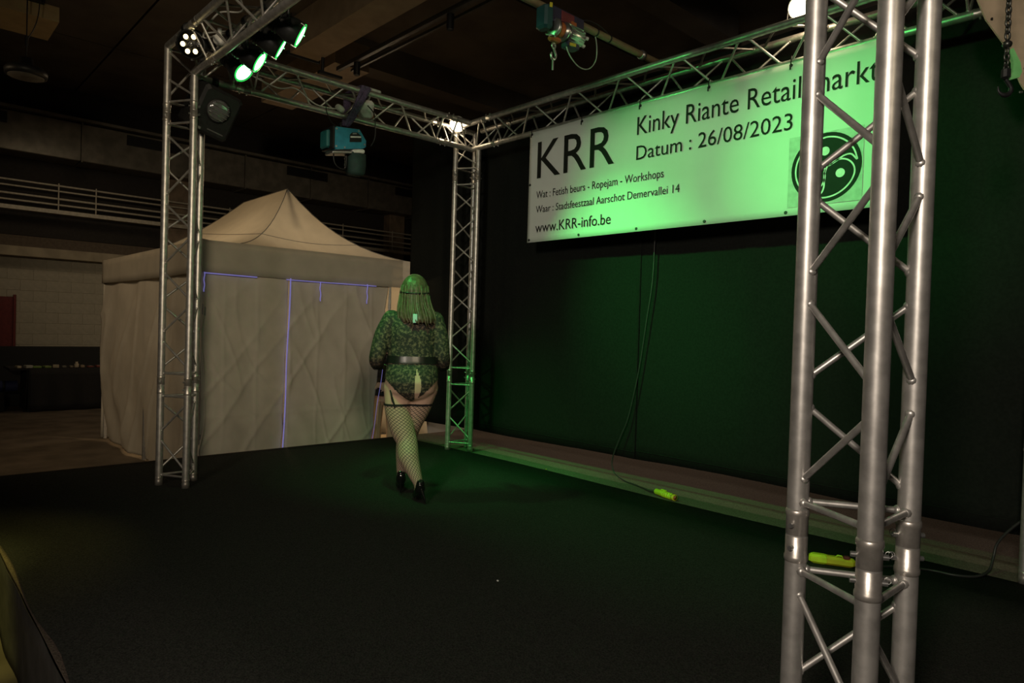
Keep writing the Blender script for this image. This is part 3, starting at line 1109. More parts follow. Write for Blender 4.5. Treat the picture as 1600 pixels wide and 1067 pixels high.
tg = [((0.57, 0.20, 2.94), (2.1, 1.3, 1.2), (0.70, 2.45, 0.1), 210, 44),
      ((0.83, 0.20, 2.94), (2.0, 2.2, 1.5), (1.60, 2.4, 0.2), 95, 66),
      ((1.15, 0.20, 2.94), (2.1, 2.9, 1.5), (2.1, 2.9, 1.40), 290, 40),
      ((1.42, 0.20, 2.94), (2.6, 2.9, 1.5), (2.6, 2.7, 2.10), 120, 58),
      ((3.30, 0.20, 2.94), (3.6, 2.9, 2.0), (3.75, 2.8, 2.25), 170, 46),
      ((2.45, 0.20, 2.94), (1.3, 1.3, 0.8), (0.95, 1.55, 0.6), 105, 50),
      ((3.85, 0.20, 2.94), (3.0, 2.2, 0.5), (3.0, 2.4, 0.0), 60, 64)]
labs = ['lowest glowing green stage light, nearest the left truss column', 'second glowing green stage light from the left column, lens turned to the camera',
        'third green stage light from the left column, seen edge on', 'highest green stage light in view, seen edge on', 'fifth green stage light of the front beam, aimed at the banner, beyond the top edge', 'green stage light aimed at the walking person, beyond the top edge', 'green stage light nearest the right front column, beyond the top edge']
for (lens, axt, tgt, pw, ang), lb in zip(tg, labs):
    par_light((lens[0], 0.12, ZU), lens, dirv(lens, axt), lb, pw, ang, tgt)
par_light((0.42, -0.12, ZU), (0.44, -0.10, 3.07), dirv((0.44, -0.1, 3.07), (2.6, -2.0, 2.0)), 'black stage light with five lit amber lenses on the left corner', 150, 44, (1.2, -1.95, -0.41), led='amber', group=None)

# square black spotlight on the left column
sq = thing('spotlight', (0.16, 0.20, 2.74), 'square black theatre spotlight with round ribbed lens on the left column', 'stage light')
d, x, y = aim_basis((0.90, 0.06, -0.42))
up2 = (Vector((0, 0, 1)) - d * d.z).normalized()
rt = d.cross(up2).normalized()
tl = math.radians(13)
ux = rt * math.cos(tl) + up2 * math.sin(tl)
uy = up2 * math.cos(tl) - rt * math.sin(tl)
RM = Matrix((ux, uy, d)).transposed()
SC = Vector((0.19, 0.165, 2.715))
hb = MB()
hb.cbox(SC - d * 0.13, (0.29, 0.34, 0.26), 0.02, RM).build('housing', M_BLKMET, sq)
MB().lathe([(0.088, -0.01), (0.088, 0.006), (0.08, 0.008)], SC + uy * 0.025, d, 28, cap=False).build('lens_ring', M_BLKPL, sq)
ln = MB().lathe([(0.082, 0.0), (0.075, 0.012), (0.05, 0.022), (0.002, 0.026)], SC + uy * 0.025, d, 28).build('lens', M_GLASS, sq)
for k in range(5):
    yy = -0.056 + k * 0.028
    hw = math.sqrt(max(0.0, 0.076 ** 2 - yy ** 2))
    cc = SC + uy * (0.025 + yy) + d * 0.021
    MB().cyl(cc - ux * hw * 0.95, cc + ux * hw * 0.95, 0.005, 6).build('lens_rib', M_STEEL, ln)
MB().box(SC - uy * 0.125 - ux * 0.04 + d * 0.002, (0.12, 0.008, 0.002), RM).build('print_line', mat('print_grey', (0.12, 0.12, 0.12), 0.6), sq)
MB().box(SC - uy * 0.142 + ux * 0.09 + d * 0.002, (0.05, 0.018, 0.002), RM).build('maker_plate', mat('print_grey2', (0.2, 0.2, 0.2), 0.6), sq)
for s in (-1, 1):
    MB().tube([SC - d * 0.14 + ux * 0.155 * s, SC - d * 0.14 + ux * 0.155 * s + Vector((0, 0, 0.16)), Vector((XL, 0.16 + 0.02 * s, ZL - 0.03))], 0.009, 6).build('yoke', M_BLKPL, sq)
MB().lathe([(0.026, -0.022), (0.036, -0.022), (0.036, 0.022), (0.026, 0.022)], (XL, 0.17, ZL), (0, 1, 0), 14).build('clamp', M_BLKPL, sq)

# warm floods on the truss
def flood(c, facing, label, power, tgt):
    th = thing('floodlight', c, label, 'floodlight', 'warm floodlights on the truss')
    dd = Vector(facing).normalized()
    xx = dd.cross(Vector((0, 0, 1))).normalized()
    yy = xx.cross(dd).normalized()
    RMx = Matrix((xx, yy, dd)).transposed()
    c = Vector(c)
    MB().lathe([(0.03, -0.09), (0.05, -0.08), (0.082, -0.01), (0.082, 0.004), (0.078, 0.006)], c, dd, 24).build('housing', M_WHITEC, th)
    MB().lathe([(0.076, 0.004), (0.06, 0.010), (0.001, 0.014)], c, dd, 24).build('lens', M_FLOODL, th)
    MB().tube([c + xx * 0.08 - dd * 0.02, c + xx * 0.085 - Vector((0, 0, 0.09)), c - xx * 0.085 - Vector((0, 0, 0.09)), c - xx * 0.08 - dd * 0.02], 0.006, 6).build('bracket', M_BLKPL, th)
    lamp('lamp', 'POINT', tuple(c + dd * 0.06), power, (1.0, 0.78, 0.48), None, 0.06)
    return th


flood((0.07, 2.47, 3.185), (0.55, -0.52, -0.65), 'small glowing warm floodlight in the far truss corner', 1.2, (1.2, 0.2, 0.0))
flood((3.36, 2.63, 3.31), (0.25, -0.6, -0.72), 'bright warm floodlight on the banner beam beside the near column', 4, (3.6, 0.0, 0.0))

# white cable clutter and plug on the corner
cl = tag(MB().tube(smooth_path([(0.30, 0.02, 3.22), (0.50, 0.10, 3.20), (0.62, 0.02, 3.12), (0.55, -0.06, 3.10), (0.70, -0.02, 3.22), (0.9, 0.06, 3.20), (1.1, -0.04, 3.24), (1.3, 0.04, 3.2)]), 0.006, 6).build('white_cable', M_WIRE), 'tangled white cable in the beam over the amber light', 'cable')
pg = thing('plug_adapter', (0.62, 0.02, 3.1), 'round white plug adapter hanging in the corner of the front beam', 'plug')
MB().lathe([(0.03, -0.03), (0.036, -0.02), (0.036, 0.02), (0.03, 0.03)], (0.62, 0.02, 3.08), (0.6, -0.5, 0), 18).build('plug_body', M_WHITEC, pg)
MB().cyl((0.62, 0.02, 3.11), (0.62, 0.02, 3.16), 0.014, 10).build('plug_neck', M_WHITEC, pg)
MB().cyl((0.60, 0.03, 3.09), (0.52, 0.08, 3.11), 0.008, 8).build('plug_prong', M_STEEL, pg)
tag(MB().tube(smooth_path([(0.30, -0.12, 3.20), (0.45, -0.02, 3.06), (0.65, 0.08, 3.0), (0.85, 0.12, 2.96), (1.0, 0.02, 3.02), (1.3, 0.03, 2.99), (1.8, 0.0, 3.02)]), 0.007, 6).build('black_cable', M_BLKPL), 'black cable looped along the beam behind the green lights', 'cable')
# white cable along the beam to the left of the strap
tag(MB().tube(smooth_path([(0.16, 0.40, 3.08), (0.17, 0.62, 3.03), (0.15, 0.78, 3.07), (0.15, 0.95, 2.99), (0.13, 1.12, 3.0), (0.12, 1.22, 3.03)]), 0.006, 6).build('white_cable', M_WIRE), 'thin white cable sagging inside the beam left of the purple strap', 'cable')

# strap, teal hoist, white flood next to it
sw = tag(MB().build('lifting_strap', M_PURPLE) if False else MB().grid(lambda u, v: Vector((0.265 - 0.02 * math.sin(PI * u) - 0.14 * u ** 2, 1.345 - 0.10 * u + (v - 0.5) * (0.085 - 0.035 * u) + 0.01 * math.sin(v * 9), 3.205 - 0.32 * u + 0.006 * math.sin(v * 12 + u * 9))), 20, 8).build('lifting_strap', M_PURPLE, thick=0.012), 'purple webbing strap looped over the truss beam above the teal hoist', 'strap')
MB().grid(lambda u, v: Vector((0.265 - 0.31 * u, 1.345 + (v - 0.5) * 0.075, 3.205 + 0.014 * math.sin(PI * u))), 10, 3).build('strap_loop', M_PURPLE, sw, thick=0.012)
MB().grid(lambda u, v: Vector((-0.045 + 0.16 * u, 1.345 - 0.10 * u + (v - 0.5) * 0.07, 3.2 - 0.315 * u)), 10, 3).build('strap_loop', M_PURPLE, sw, thick=0.012)

hs = thing('electric_hoist', (0.12, 1.25, 2.6), 'teal electric chain hoist hanging from a purple strap', 'hoist')
HX = 0.115
poly = [(1.13, 2.665), (1.15, 2.645), (1.40, 2.70), (1.425, 2.72), (1.425, 2.77), (1.36, 2.852), (1.15, 2.83), (1.125, 2.81)]
MB().prism(poly, (HX + 0.08, 0, 0), (0, 1, 0), (0, 0, 1), 0.03).build('front_cover', M_TEAL, hs)
poly2 = [(a + (0.006 if a < 1.25 else -0.012), b + (0.008 if b < 2.73 else -0.01)) for a, b in poly]
MB().prism(poly2, (HX - 0.10, 0, 0), (0, 1, 0), (0, 0, 1), 0.18).build('gear_case', M_TEAL, hs)
MB().cbox((HX + 0.0, 1.108, 2.735), (0.13, 0.034, 0.15), 0.012).build('motor_cap', mat('teal_dark', (0.02, 0.14, 0.15), 0.5), hs)
MB().box((HX + 0.02, 1.125, 2.74), (0.185, 0.018, 0.18)).build('gasket', M_BLKPL, hs)
MB().prism([(1.27, 2.728), (1.38, 2.75), (1.378, 2.80), (1.34, 2.822), (1.29, 2.812), (1.27, 2.79)], (HX + 0.1105, 0, 0), (0, 1, 0), (0, 0, 1), 0.002).build('label_plate', M_BLKPL, hs)
MB().prism([(1.275, 2.765), (1.375, 2.785), (1.374, 2.797), (1.275, 2.777)], (HX + 0.1128, 0, 0), (0, 1, 0), (0, 0, 1), 0.001).build('label_stripe', M_WHITEP, hs)
MB().prism([(1.295, 2.797), (1.335, 2.807), (1.33, 2.815), (1.295, 2.808)], (HX + 0.1128, 0, 0), (0, 1, 0), (0, 0, 1), 0.001).build('label_stripe', mat('print_pale', (0.35, 0.35, 0.35)), hs)
for yy, zz in ((1.148, 2.67), (1.148, 2.812), (1.41, 2.735), (1.35, 2.835), (1.225, 2.675)):
    MB().cyl((HX + 0.108, yy, zz), (HX + 0.115, yy, zz), 0.008, 8).build('screw', M_STEEL, hs)
MB().cbox((HX + 0.02, 1.24, 2.643), (0.14, 0.22, 0.02), 0.005, rotm('X', 10)).build('base_plate', M_STEEL, hs)
MB().cbox((HX + 0.04, 1.365, 2.672), (0.13, 0.115, 0.035), 0.008, rotm('X', 10)).build('bag_frame', M_WHITEC, hs)
MB().rings([[Vector((HX + 0.04 + a * 0.062 * q, 1.37 + b * 0.062 * q, z)) for a, b in ((-1, -1), (1, -1), (1, 1), (-1, 1))] for z, q in ((2.66, 1.0), (2.56, 1.02), (2.50, 0.95), (2.48, 0.8))]).build('chain_bag', M_GREENB, hs)
MB().tube(smooth_path([(HX + 0.03, 1.17, 2.64), (HX + 0.03, 1.175, 2.57), (HX + 0.03, 1.21, 2.525), (HX + 0.03, 1.28, 2.525), (HX + 0.03, 1.29, 2.64)]), 0.006, 6).build('control_lead', M_BLKPL, hs)
for k in range(5):
    z = 2.63 - k * 0.024
    a = 0 if k % 2 else 1
    MB().tube([Vector((HX + 0.02 + (0.008 * math.cos(q) if a else 0), 1.285 + (0 if a else 0.008 * math.cos(q)), z + 0.017 * math.sin(q))) for q in [2 * PI * i / 10 for i in range(10)]], 0.003, 5, close=True).build('chain_link', M_CHAIN, hs)
MB().tube([(HX, 1.25, 2.84), (HX + 0.02, 1.235, 2.9), (HX - 0.02, 1.235, 2.9), (HX, 1.25, 2.84)], 0.008, 6).build('top_hook', M_BLKMET, hs)
hs.location.y -= 0.045
tag(MB().tube(smooth_path([(0.25, 1.37, 3.06), (0.26, 1.43, 3.0), (0.25, 1.45, 2.9), (0.235, 1.455, 2.80), (0.20, 1.44, 2.74)]), 0.005, 6).build('hoist_lead', M_BLKPL), 'thin black lead hanging down at the right of the teal hoist', 'cable')
tag(MB().tube(smooth_path([(0.19, 1.02, 3.02), (0.17, 1.04, 2.95), (0.14, 1.10, 2.88), (0.12, 1.17, 2.86)]), 0.004, 6).build('hoist_lead', M_BLKPL), 'thin black lead running down to the left of the teal hoist', 'cable')

wf = thing('floodlight', (0.02, 1.40, 3.06), 'unlit white rectangular floodlight mounted in the beam beside the strap', 'floodlight')
fd = Vector((0.75, -0.35, -0.55)).normalized()
fx = fd.cross(Vector((0, 0, 1))).normalized()
fy = fx.cross(fd).normalized()
FR = Matrix((fx, fy, fd)).transposed()
MB().cbox((0.13, 1.425, 3.065), (0.13, 0.16, 0.05), 0.025, FR).build('housing', M_WHITEC, wf)
MB().cbox((0.15, 1.417, 3.050), (0.105, 0.125, 0.02), 0.012, FR).build('front_glass', mat('flood_glass_off', (0.72, 0.76, 0.74), 0.35), wf)
MB().cbox((0.205, 1.425, 3.213), (0.05, 0.18, 0.026), 0.008).build('top_bracket', M_WHITEC, wf)
MB().cyl((0.19, 1.44, 3.21), (0.13, 1.435, 3.12), 0.01, 8).build('bracket_stem', M_WHITEC, wf)
tag(MB().cbox((0.16, 1.165, 3.005), (0.05, 0.08, 0.05), 0.014, rotm('X', -25)).build('junction_box', M_WHITEC), 'small white connector box on the lower chord left of the strap', 'connector')
tag(MB().cbox((-0.05, 1.53, 3.07), (0.05, 0.16, 0.03), 0.01, rotm('X', 8)).build('strap_end', M_ORANGE), 'orange strap end lying in the beam behind the white floodlight', 'strap')

# ------------------------------------------------------------------ hoist on the cross pipe
PX, PZ = 2.22, 3.28
cp = thing('cross_pipe', (PX, 1.3, PZ), 'brown scaffold pipe laid across the truss, carrying the small winch', 'pipe')
MB().cyl((PX, -0.3, PZ), (PX, 2.95, PZ), 0.024, 14).build('pipe', mat('pipe_brown', (0.23, 0.18, 0.10), 0.5), cp)
for yy in (2.506, 2.745, 0.0):
    MB().lathe([(0.026, -0.02), (0.034, -0.018), (0.034, 0.018), (0.026, 0.02)], (PX, yy, PZ), (0, 1, 0), 12).build('pipe_clamp', M_STEEL, cp)
for yy in (1.98, 2.12):
    MB().lathe([(0.025, -0.006), (0.029, -0.005), (0.029, 0.005), (0.025, 0.006)], (PX, yy, PZ), (0, 1, 0), 12).build('cable_tie', M_BLKPL, cp)
wn = thing('electric_winch', (PX, 1.55, 3.1), 'small electric winch with grey motor and hook hanging from the cross pipe', 'hoist')
MB().cbox((PX + 0.01, 1.62, 3.235), (0.11, 0.34, 0.10), 0.01).build('frame_box', M_NAVY, wn)
MB().cbox((PX + 0.068, 1.62, 3.235), (0.006, 0.12, 0.07), 0.002).build('label_panel', M_REDD, wn)
MB().cbox((PX + 0.072, 1.675, 3.215), (0.004, 0.05, 0.03), 0.001).build('label_patch', M_ORANGE, wn)
MB().cbox((PX + 0.03, 1.445, 3.195), (0.10, 0.075, 0.15), 0.015).build('gear_box', mat('teal_deep', (0.015, 0.07, 0.08), 0.5), wn)  # gear box in a deep teal
MB().prism([(1.435, 3.245), (1.46, 3.25), (1.462, 3.28), (1.437, 3.275)], (PX + 0.081, 0, 0), (0, 1, 0), (0, 0, 1), 0.001).build('warning_sticker', M_YELL, wn)
MB().lathe([(0.055, 0), (0.06, 0.005), (0.06, 0.02), (0.045, 0.024), (0.045, 0.08), (0.06, 0.084), (0.062, 0.10), (0.05, 0.108)], (PX + 0.05, 1.505, 3.15), (0, 1, 0), 24).build('drum', M_STEEL, wn)
MB().lathe([(0.046, 0), (0.05, 0.01), (0.05, 0.04), (0.046, 0.05)], (PX + 0.05, 1.53, 3.15), (0, 1, 0), 24).build('cable_winding', M_ORANGE, wn)
mo = MB().lathe([(0.045, 0), (0.052, 0.01), (0.052, 0.14), (0.045, 0.15)], (PX + 0.05, 1.62, 3.15), (0, 1, 0), 24).build('motor', M_STEEL, wn)
for k in range(16):
    a = 2 * PI * k / 16
    MB().box((PX + 0.05 + 0.055 * math.cos(a), 1.69, 3.15 + 0.055 * math.sin(a)), (0.012, 0.12, 0.004), Matrix.Rotation(-a, 3, 'Y')).build('cooling_fin', M_STEEL, mo)
for k in range(5):
    a = 2 * PI * k / 5
    MB().cyl((PX + 0.05 + 0.04 * math.cos(a), 1.77, 3.15 + 0.04 * math.sin(a)), (PX + 0.05 + 0.045 * math.cos(a), 1.79, 3.15 + 0.045 * math.sin(a)), 0.012, 8).build('end_bolt', M_WHITEC, mo)
MB().cbox((PX + 0.05, 1.67, 3.075), (0.07, 0.11, 0.035), 0.006).build('terminal_box', M_NAVY, wn)
MB().prism([(1.625, 3.06), (1.685, 3.068), (1.685, 3.088), (1.625, 3.08)], (PX + 0.086, 0, 0), (0, 1, 0), (0, 0, 1), 0.001).build('warning_sticker', M_YELL, wn)
MB().tube([(PX + 0.03, 1.46, 3.10), (PX + 0.05, 1.45, 3.085), (PX + 0.09, 1.47, 3.075), (PX + 0.06, 1.53, 3.085), (PX + 0.03, 1.52, 3.10)], 0.005, 6).build('limit_bracket', M_STEEL, wn)
MB().cbox((PX + 0.05, 1.52, 3.075), (0.05, 0.09, 0.03), 0.01).build('limit_weight', M_ORANGE, wn)
hk = MB().tube([Vector((PX + 0.05, 1.515 + 0.016 * math.cos(q), 3.035 + 0.016 * math.sin(q))) for q in [2 * PI * i / 12 for i in range(12)]], 0.006, 6, close=True).build('hook', M_STEEL, wn)
MB().tube(smooth_path([(PX + 0.05, 1.515, 3.02), (PX + 0.05, 1.53, 2.995), (PX + 0.05, 1.537, 2.975), (PX + 0.05, 1.525, 2.952), (PX + 0.05, 1.503, 2.952), (PX + 0.05, 1.494, 2.975), (PX + 0.05, 1.50, 2.99)]), [0.008] * 40 + [0.008, 0.008, 0.008, 0.007, 0.006, 0.005, 0.004, 0.003, 0.003], 8).build('hook_bend', M_STEEL, hk)
MB().cyl((PX + 0.05, 1.512, 2.955), (PX + 0.05, 1.512, 2.88), 0.0065, 8).build('hanging_pin', M_STEEL, wn)
MB().tube(smooth_path([(PX + 0.06, 1.62, 3.065), (PX + 0.06, 1.66, 3.01), (PX + 0.05, 1.76, 2.97), (PX + 0.04, 1.87, 2.99), (PX + 0.03, 1.95, 3.07), (PX + 0.02, 1.97, 3.17), (PX, 1.975, 3.25)]), 0.004, 6).build('power_lead', M_WIRE, wn)
MB().tube(smooth_path([(PX, 1.80, 3.30), (PX, 1.90, 3.335), (PX, 2.02, 3.335), (PX, 2.14, 3.30)]), 0.004, 6).build('lead_loop', M_BLKPL, wn)

# ------------------------------------------------------------------ chain hook and board at the right
ck = thing('chain_hook', (4.69, 1.5, 2.2), 'chain with hook and green lit plate hanging at the top right corner', 'chain hook')
cx, cy = 4.69, 1.5
z = 3.0
k = 0
while z > 2.37:
    u = Vector((0.68, 0.73, 0)) if k % 2 else Vector((-0.73, 0.68, 0))
    MB().tube([Vector((cx, cy, z)) + u * (0.0085 * math.cos(q)) + Vector((0, 0, 0.0165 * math.sin(q))) for q in [2 * PI * i / 12 for i in range(12)]], 0.0042, 6, close=True).build('chain_link', M_CHAIN, ck)
    z -= 0.0245
    k += 1
MB().sphere((cx, cy, 2.355), (0.017, 0.017, 0.015), 14, 8).build('chain_stop', M_CHAIN, ck)
for j in range(4):
    u = Vector((0.68, 0.73, 0)) if j % 2 else Vector((-0.73, 0.68, 0))
    MB().tube([Vector((cx, cy, 2.33 - j * 0.022)) + u * (0.009 * math.cos(q)) + Vector((0, 0, 0.015 * math.sin(q))) for q in [2 * PI * i / 12 for i in range(12)]], 0.0042, 6, close=True).build('chain_link', M_CHAIN, ck)
r0 = Vector((0.68, 0.73, 0.03))
MB().cbox((cx, cy, 2.245), (0.030, 0.030, 0.045), 0.008, Matrix((r0.normalized(), Vector((-0.73, 0.68, 0)), Vector((0, 0, 1)))).transposed()).build('swivel', M_BLKMET, ck)
MB().tube(smooth_path([Vector((cx, cy, 2.222)) + r0 * a + Vector((0, 0, b)) for a, b in ((0.0, 0), (0.014, -0.018), (0.022, -0.036), (0.014, -0.054), (-0.006, -0.058), (-0.024, -0.046), (-0.028, -0.026))]), [0.008] * 16 + [0.009] * 16 + [0.009, 0.0085, 0.008, 0.0075, 0.007, 0.0065, 0.006, 0.0055, 0.005, 0.005, 0.0045, 0.004, 0.004, 0.0035, 0.003, 0.003, 0.003], 8).build('hook', M_BLKMET, ck)
MB().prism([(0.006, 0.128), (0.020, 0.135), (0.050, 0.080), (0.057, 0.045), (0.048, 0.024), (0.012, 0.014), (0.024, 0.045), (0.022, 0.085)], Vector((cx, cy, 2.205)) + Vector((-0.73, 0.68, 0)) * 0.008, r0, (0, 0, 1), 0.014).build('hook_plate', M_GREENLIT, ck)
MB().cyl(Vector((cx, cy, 2.175)) + r0 * 0.055, Vector((cx, cy, 2.175)) + r0 * 0.066, 0.004, 8).build('rivet', M_STEEL, ck)

bd = thing('plywood_board', (4.62, 2.45, 2.75), 'plywood board with slanted edge at the top right corner behind the chain', 'board')
exv = Vector((0.68, 0.733, 0.03)).normalized()
MB().prism([(0.0, 0.36), (0.0, 0.30), (0.045, 0.205), (0.135, 0.09), (0.225, -0.10), (0.245, -0.13), (0.27, -0.08), (0.305, 0.06), (0.31, 0.36)], (4.405, 2.235, 2.57), exv, (0, 0, 1), 0.009).build('panel', M_WOOD, bd)
MB().box(Vector((4.405, 2.235, 2.57)) + exv * 0.2 + Vector((0, 0, 0.47)), (0.012, 0.04, 0.28)).build('hanger_strap', M_STEEL, bd)
for a, b in ((0.065, 0.205), (0.235, -0.03), (0.237, -0.055)):
    pp = Vector((4.405, 2.235, 2.57)) + exv * a + Vector((0, 0, b))
    nn = exv.cross(Vector((0, 0, 1)))
    MB().cyl(pp + nn * 0.016, pp + nn * 0.021, 0.005, 8).build('screw', M_BLKMET, bd)

# ------------------------------------------------------------------ cables on the stage
tag(MB().tube(smooth_path([(2.12, 2.90, 3.0), (2.10, 2.915, 2.02), (2.09, 2.915, 1.63), (2.05, 2.91, 1.32), (1.99, 2.91, 0.91), (1.91, 2.90, 0.53), (1.85, 2.89, 0.37), (1.775, 2.88, 0.17), (1.80, 2.87, 0.06), (1.92, 2.84, 0.016), (2.05, 2.80, 0.012), (2.2, 2.74, 0.013), (2.30, 2.68, 0.02), (2.37, 2.66, 0.028)], 6), 0.0058, 8).build('power_cable', mat('cable_black', (0.03, 0.032, 0.03), 0.45)), 'long black power cable hanging down the backdrop to the stage', 'cable')
cn = thing('cable_socket', (2.47, 2.645, 0.012), 'lime green cable socket lying on the carpet edge', 'socket')
ax = Vector((0.20, -0.045, -0.004)).normalized()
c0 = Vector((2.365, 2.662, 0.035))
MB().lathe([(0.008, -0.012), (0.019, 0.0), (0.023, 0.008), (0.023, 0.07), (0.0235, 0.075)], c0, ax, 18).build('socket_body', M_LIME, cn)
for k in range(5):
    MB().lathe([(0.021, 0.0), (0.0245, 0.004), (0.0245, 0.013), (0.021, 0.018)], c0 + ax * (0.073 + k * 0.021), ax, 18).build('grip_ring', M_LIME, cn)
MB().lathe([(0.0235, 0.175), (0.024, 0.205), (0.018, 0.206)], c0, ax, 18).build('socket_mouth', M_YPL, cn)
MB().lathe([(0.017, 0.2062), (0.001, 0.2066)], c0, ax, 14).build('socket_face', M_ORANGE, cn)
MB().cbox(c0 + ax * 0.085 + Vector((0, 0, 0.026)), (0.055, 0.018, 0.012), 0.004, Matrix.Rotation(math.atan2(ax.y, ax.x), 3, 'Z')).build('socket_lid', M_LIME, cn)
MB().cbox(c0 + ax * 0.20 + Vector((0, 0, 0.008)), (0.018, 0.006, 0.006), 0.002).build('contact', M_WHITEC, cn)

px = thing('power_connector', (3.87, 2.11, 0.012), 'yellow power connector on the stage seen between the near column tubes', 'connector')
ax2 = Vector((0.22, 0.10, 0)).normalized()
R2 = Matrix.Rotation(math.atan2(ax2.y, ax2.x), 3, 'Z')
MB().cbox((3.89, 2.12, 0.035), (0.20, 0.05, 0.046), 0.012, R2).build('connector_body', M_YPL, px)
MB().cbox(Vector((3.82, 2.088, 0.036)), (0.10, 0.054, 0.05), 0.012, R2).build('connector_sleeve', M_LIME, px)
MB().tube([Vector((3.90, 2.11, 0.056)), Vector((3.905, 2.115, 0.068)), Vector((3.925, 2.122, 0.068)), Vector((3.93, 2.125, 0.056))], 0.004, 6).build('latch', M_LIME, px)
MB().cbox(Vector((3.945, 2.135, 0.062)), (0.035, 0.03, 0.016), 0.005, R2).build('red_switch', M_REDD, px)
tag(MB().tube(smooth_path([(3.985, 2.165, 0.03), (4.03, 2.24, 0.016), (4.12, 2.36, 0.015), (4.25, 2.44, 0.015), (4.36, 2.46, 0.015), (4.44, 2.53, 0.016), (4.47, 2.64, 0.03), (4.475, 2.70, 0.09), (4.485, 2.72, 0.16), (4.54, 2.72, 0.25), (4.62, 2.72, 0.335), (4.70, 2.73, 0.36)], 6), 0.007, 8).build('power_cable', mat('cable_black', (0.03, 0.03, 0.03))), 'thick dark cable running from the yellow connector to the right column', 'cable')

# ------------------------------------------------------------------ far left: table, partition
pt = tag(MB().cbox((-9.55, 1.0, 0.12), (0.06, 6.0, 1.06), 0.006).build('partition', mat('partition_black', (0.010, 0.010, 0.010), 0.7)), 'low black partition standing below the painted block wall', 'partition')
tb = thing('market_table', (-8.8, 1.25, ZF), 'long market table under a black floor length cloth', 'table')
MB().box((-8.82, 1.25, 0.31), (0.74, 2.54, 0.03)).build('table_top', M_CLOTHK, tb)
MB().grid(lambda u, v: Vector((-8.44 + 0.025 * math.sin(u * 40) * v, 0.24 + 2.3 * u, 0.325 - 0.715 * v)), 60, 6).build('table_cloth', M_CLOTHK, tb, thick=0.003)
MB().grid(lambda u, v: Vector((-9.18 + 0.74 * u, 0.22 - 0.02 * math.sin(u * 14) * v - 0.0 * v, 0.325 - 0.715 * v)), 20, 6).build('table_cloth', M_CLOTHK, tb, thick=0.003)
for yy in (0.25, 2.4):
    for xx in (-9.1, -8.5):
        MB().cyl((xx, yy, ZF), (xx, yy, 0.3), 0.014, 8).build('leg', M_BLKMET, tb)
GOODS = [(0.10, 0.06, (0.45, 0.38, 0.28), 'cream paper bag'), (0.24, 0.10, (0.40, 0.40, 0.36), 'pale flat packet'), (0.36, 0.12, (0.18, 0.30, 0.06), 'green leaflet'),
         (0.50, 0.10, (0.20, 0.28, 0.08), 'olive green leaflet'), (0.63, 0.09, (0.42, 0.34, 0.24), 'tan cardboard box'), (0.75, 0.06, (0.16, 0.15, 0.12), 'dark grey box'), (0.85, 0.05, (0.20, 0.17, 0.12), 'brown pouch'),
         (0.93, 0.05, (0.46, 0.40, 0.30), 'white candle jar'), (1.02, 0.06, (0.30, 0.22, 0.14), 'brown carton'), (1.14, 0.09, (0.18, 0.04, 0.03), 'dark red box'), (1.27, 0.09, (0.22, 0.05, 0.04), 'red edged picture card'), (1.42, 0.08, (0.30, 0.24, 0.16), 'beige packet')]
for yv, wd, c, nm in GOODS:
    hgt = 0.10 if 'jar' in nm else random.uniform(0.025, 0.05)
    if 'jar' in nm:
        o = MB().lathe([(0.03, 0), (0.035, 0.01), (0.035, 0.06), (0.02, 0.075), (0.022, 0.1)], (-8.5, yv, 0.326), n=12).build('jar', mat('goods_' + nm.replace(' ', '_'), c, 0.6))
    else:
        o = MB().cbox((-8.52, yv, 0.327 + hgt / 2), (0.14, wd, hgt), 0.006, rotm('Z', random.uniform(-12, 12))).build(nm.split()[-1], mat('goods_' + nm.replace(' ', '_'), c, 0.6))
        MB().box((-8.52, yv, 0.328 + hgt), (0.08, wd * 0.5, 0.002)).build('print', mat('goods_print', (0.3, 0.28, 0.24), 0.6), o)
    tag(o, nm + ' on the black market table by the far wall', nm.split()[-1], 'goods on the market table')
bl = thing('rolled_mat', (-8.9, -0.15, 0.0), 'dark blue rolled mat lying left of the market table', 'mat')
MB().cyl((-8.9, -0.75, 0.0), (-8.9, 0.14, 0.0), 0.09, 16).build('mat_roll', mat('mat_blue', (0.03, 0.04, 0.14), 0.7), bl)
for yy in (-0.6, -0.05):
    MB().lathe([(0.09, -0.02), (0.094, -0.018), (0.094, 0.018), (0.09, 0.02)], (-8.9, yy, 0.0), (0, 1, 0), 16).build('mat_band', M_BLKPL, bl)
bx = tag(MB().cbox((-8.9, -0.56, -0.25), (0.5, 1.0, 0.31), 0.01).build('storage_crate', M_CLOTHK), 'low black crate under the blue rolled mat', 'crate')

# ------------------------------------------------------------------ people
def tube_chain(mb, ch, n=16):
    pts = [Vector(c[:3]) for c in ch]
    rad = [c[3] for c in ch]
    P = smooth_path(pts, 5)
    R = [rad[min(i // 5, len(rad) - 1)] * (1 - (i % 5) / 5) + rad[min(i // 5 + 1, len(rad) - 1)] * ((i % 5) / 5) for i in range(len(P))]
    mb.tube(P, R, n)
    mb.sphere(P[0], R[0], n, 8)
    mb.sphere(P[-1], R[-1], n, 8)


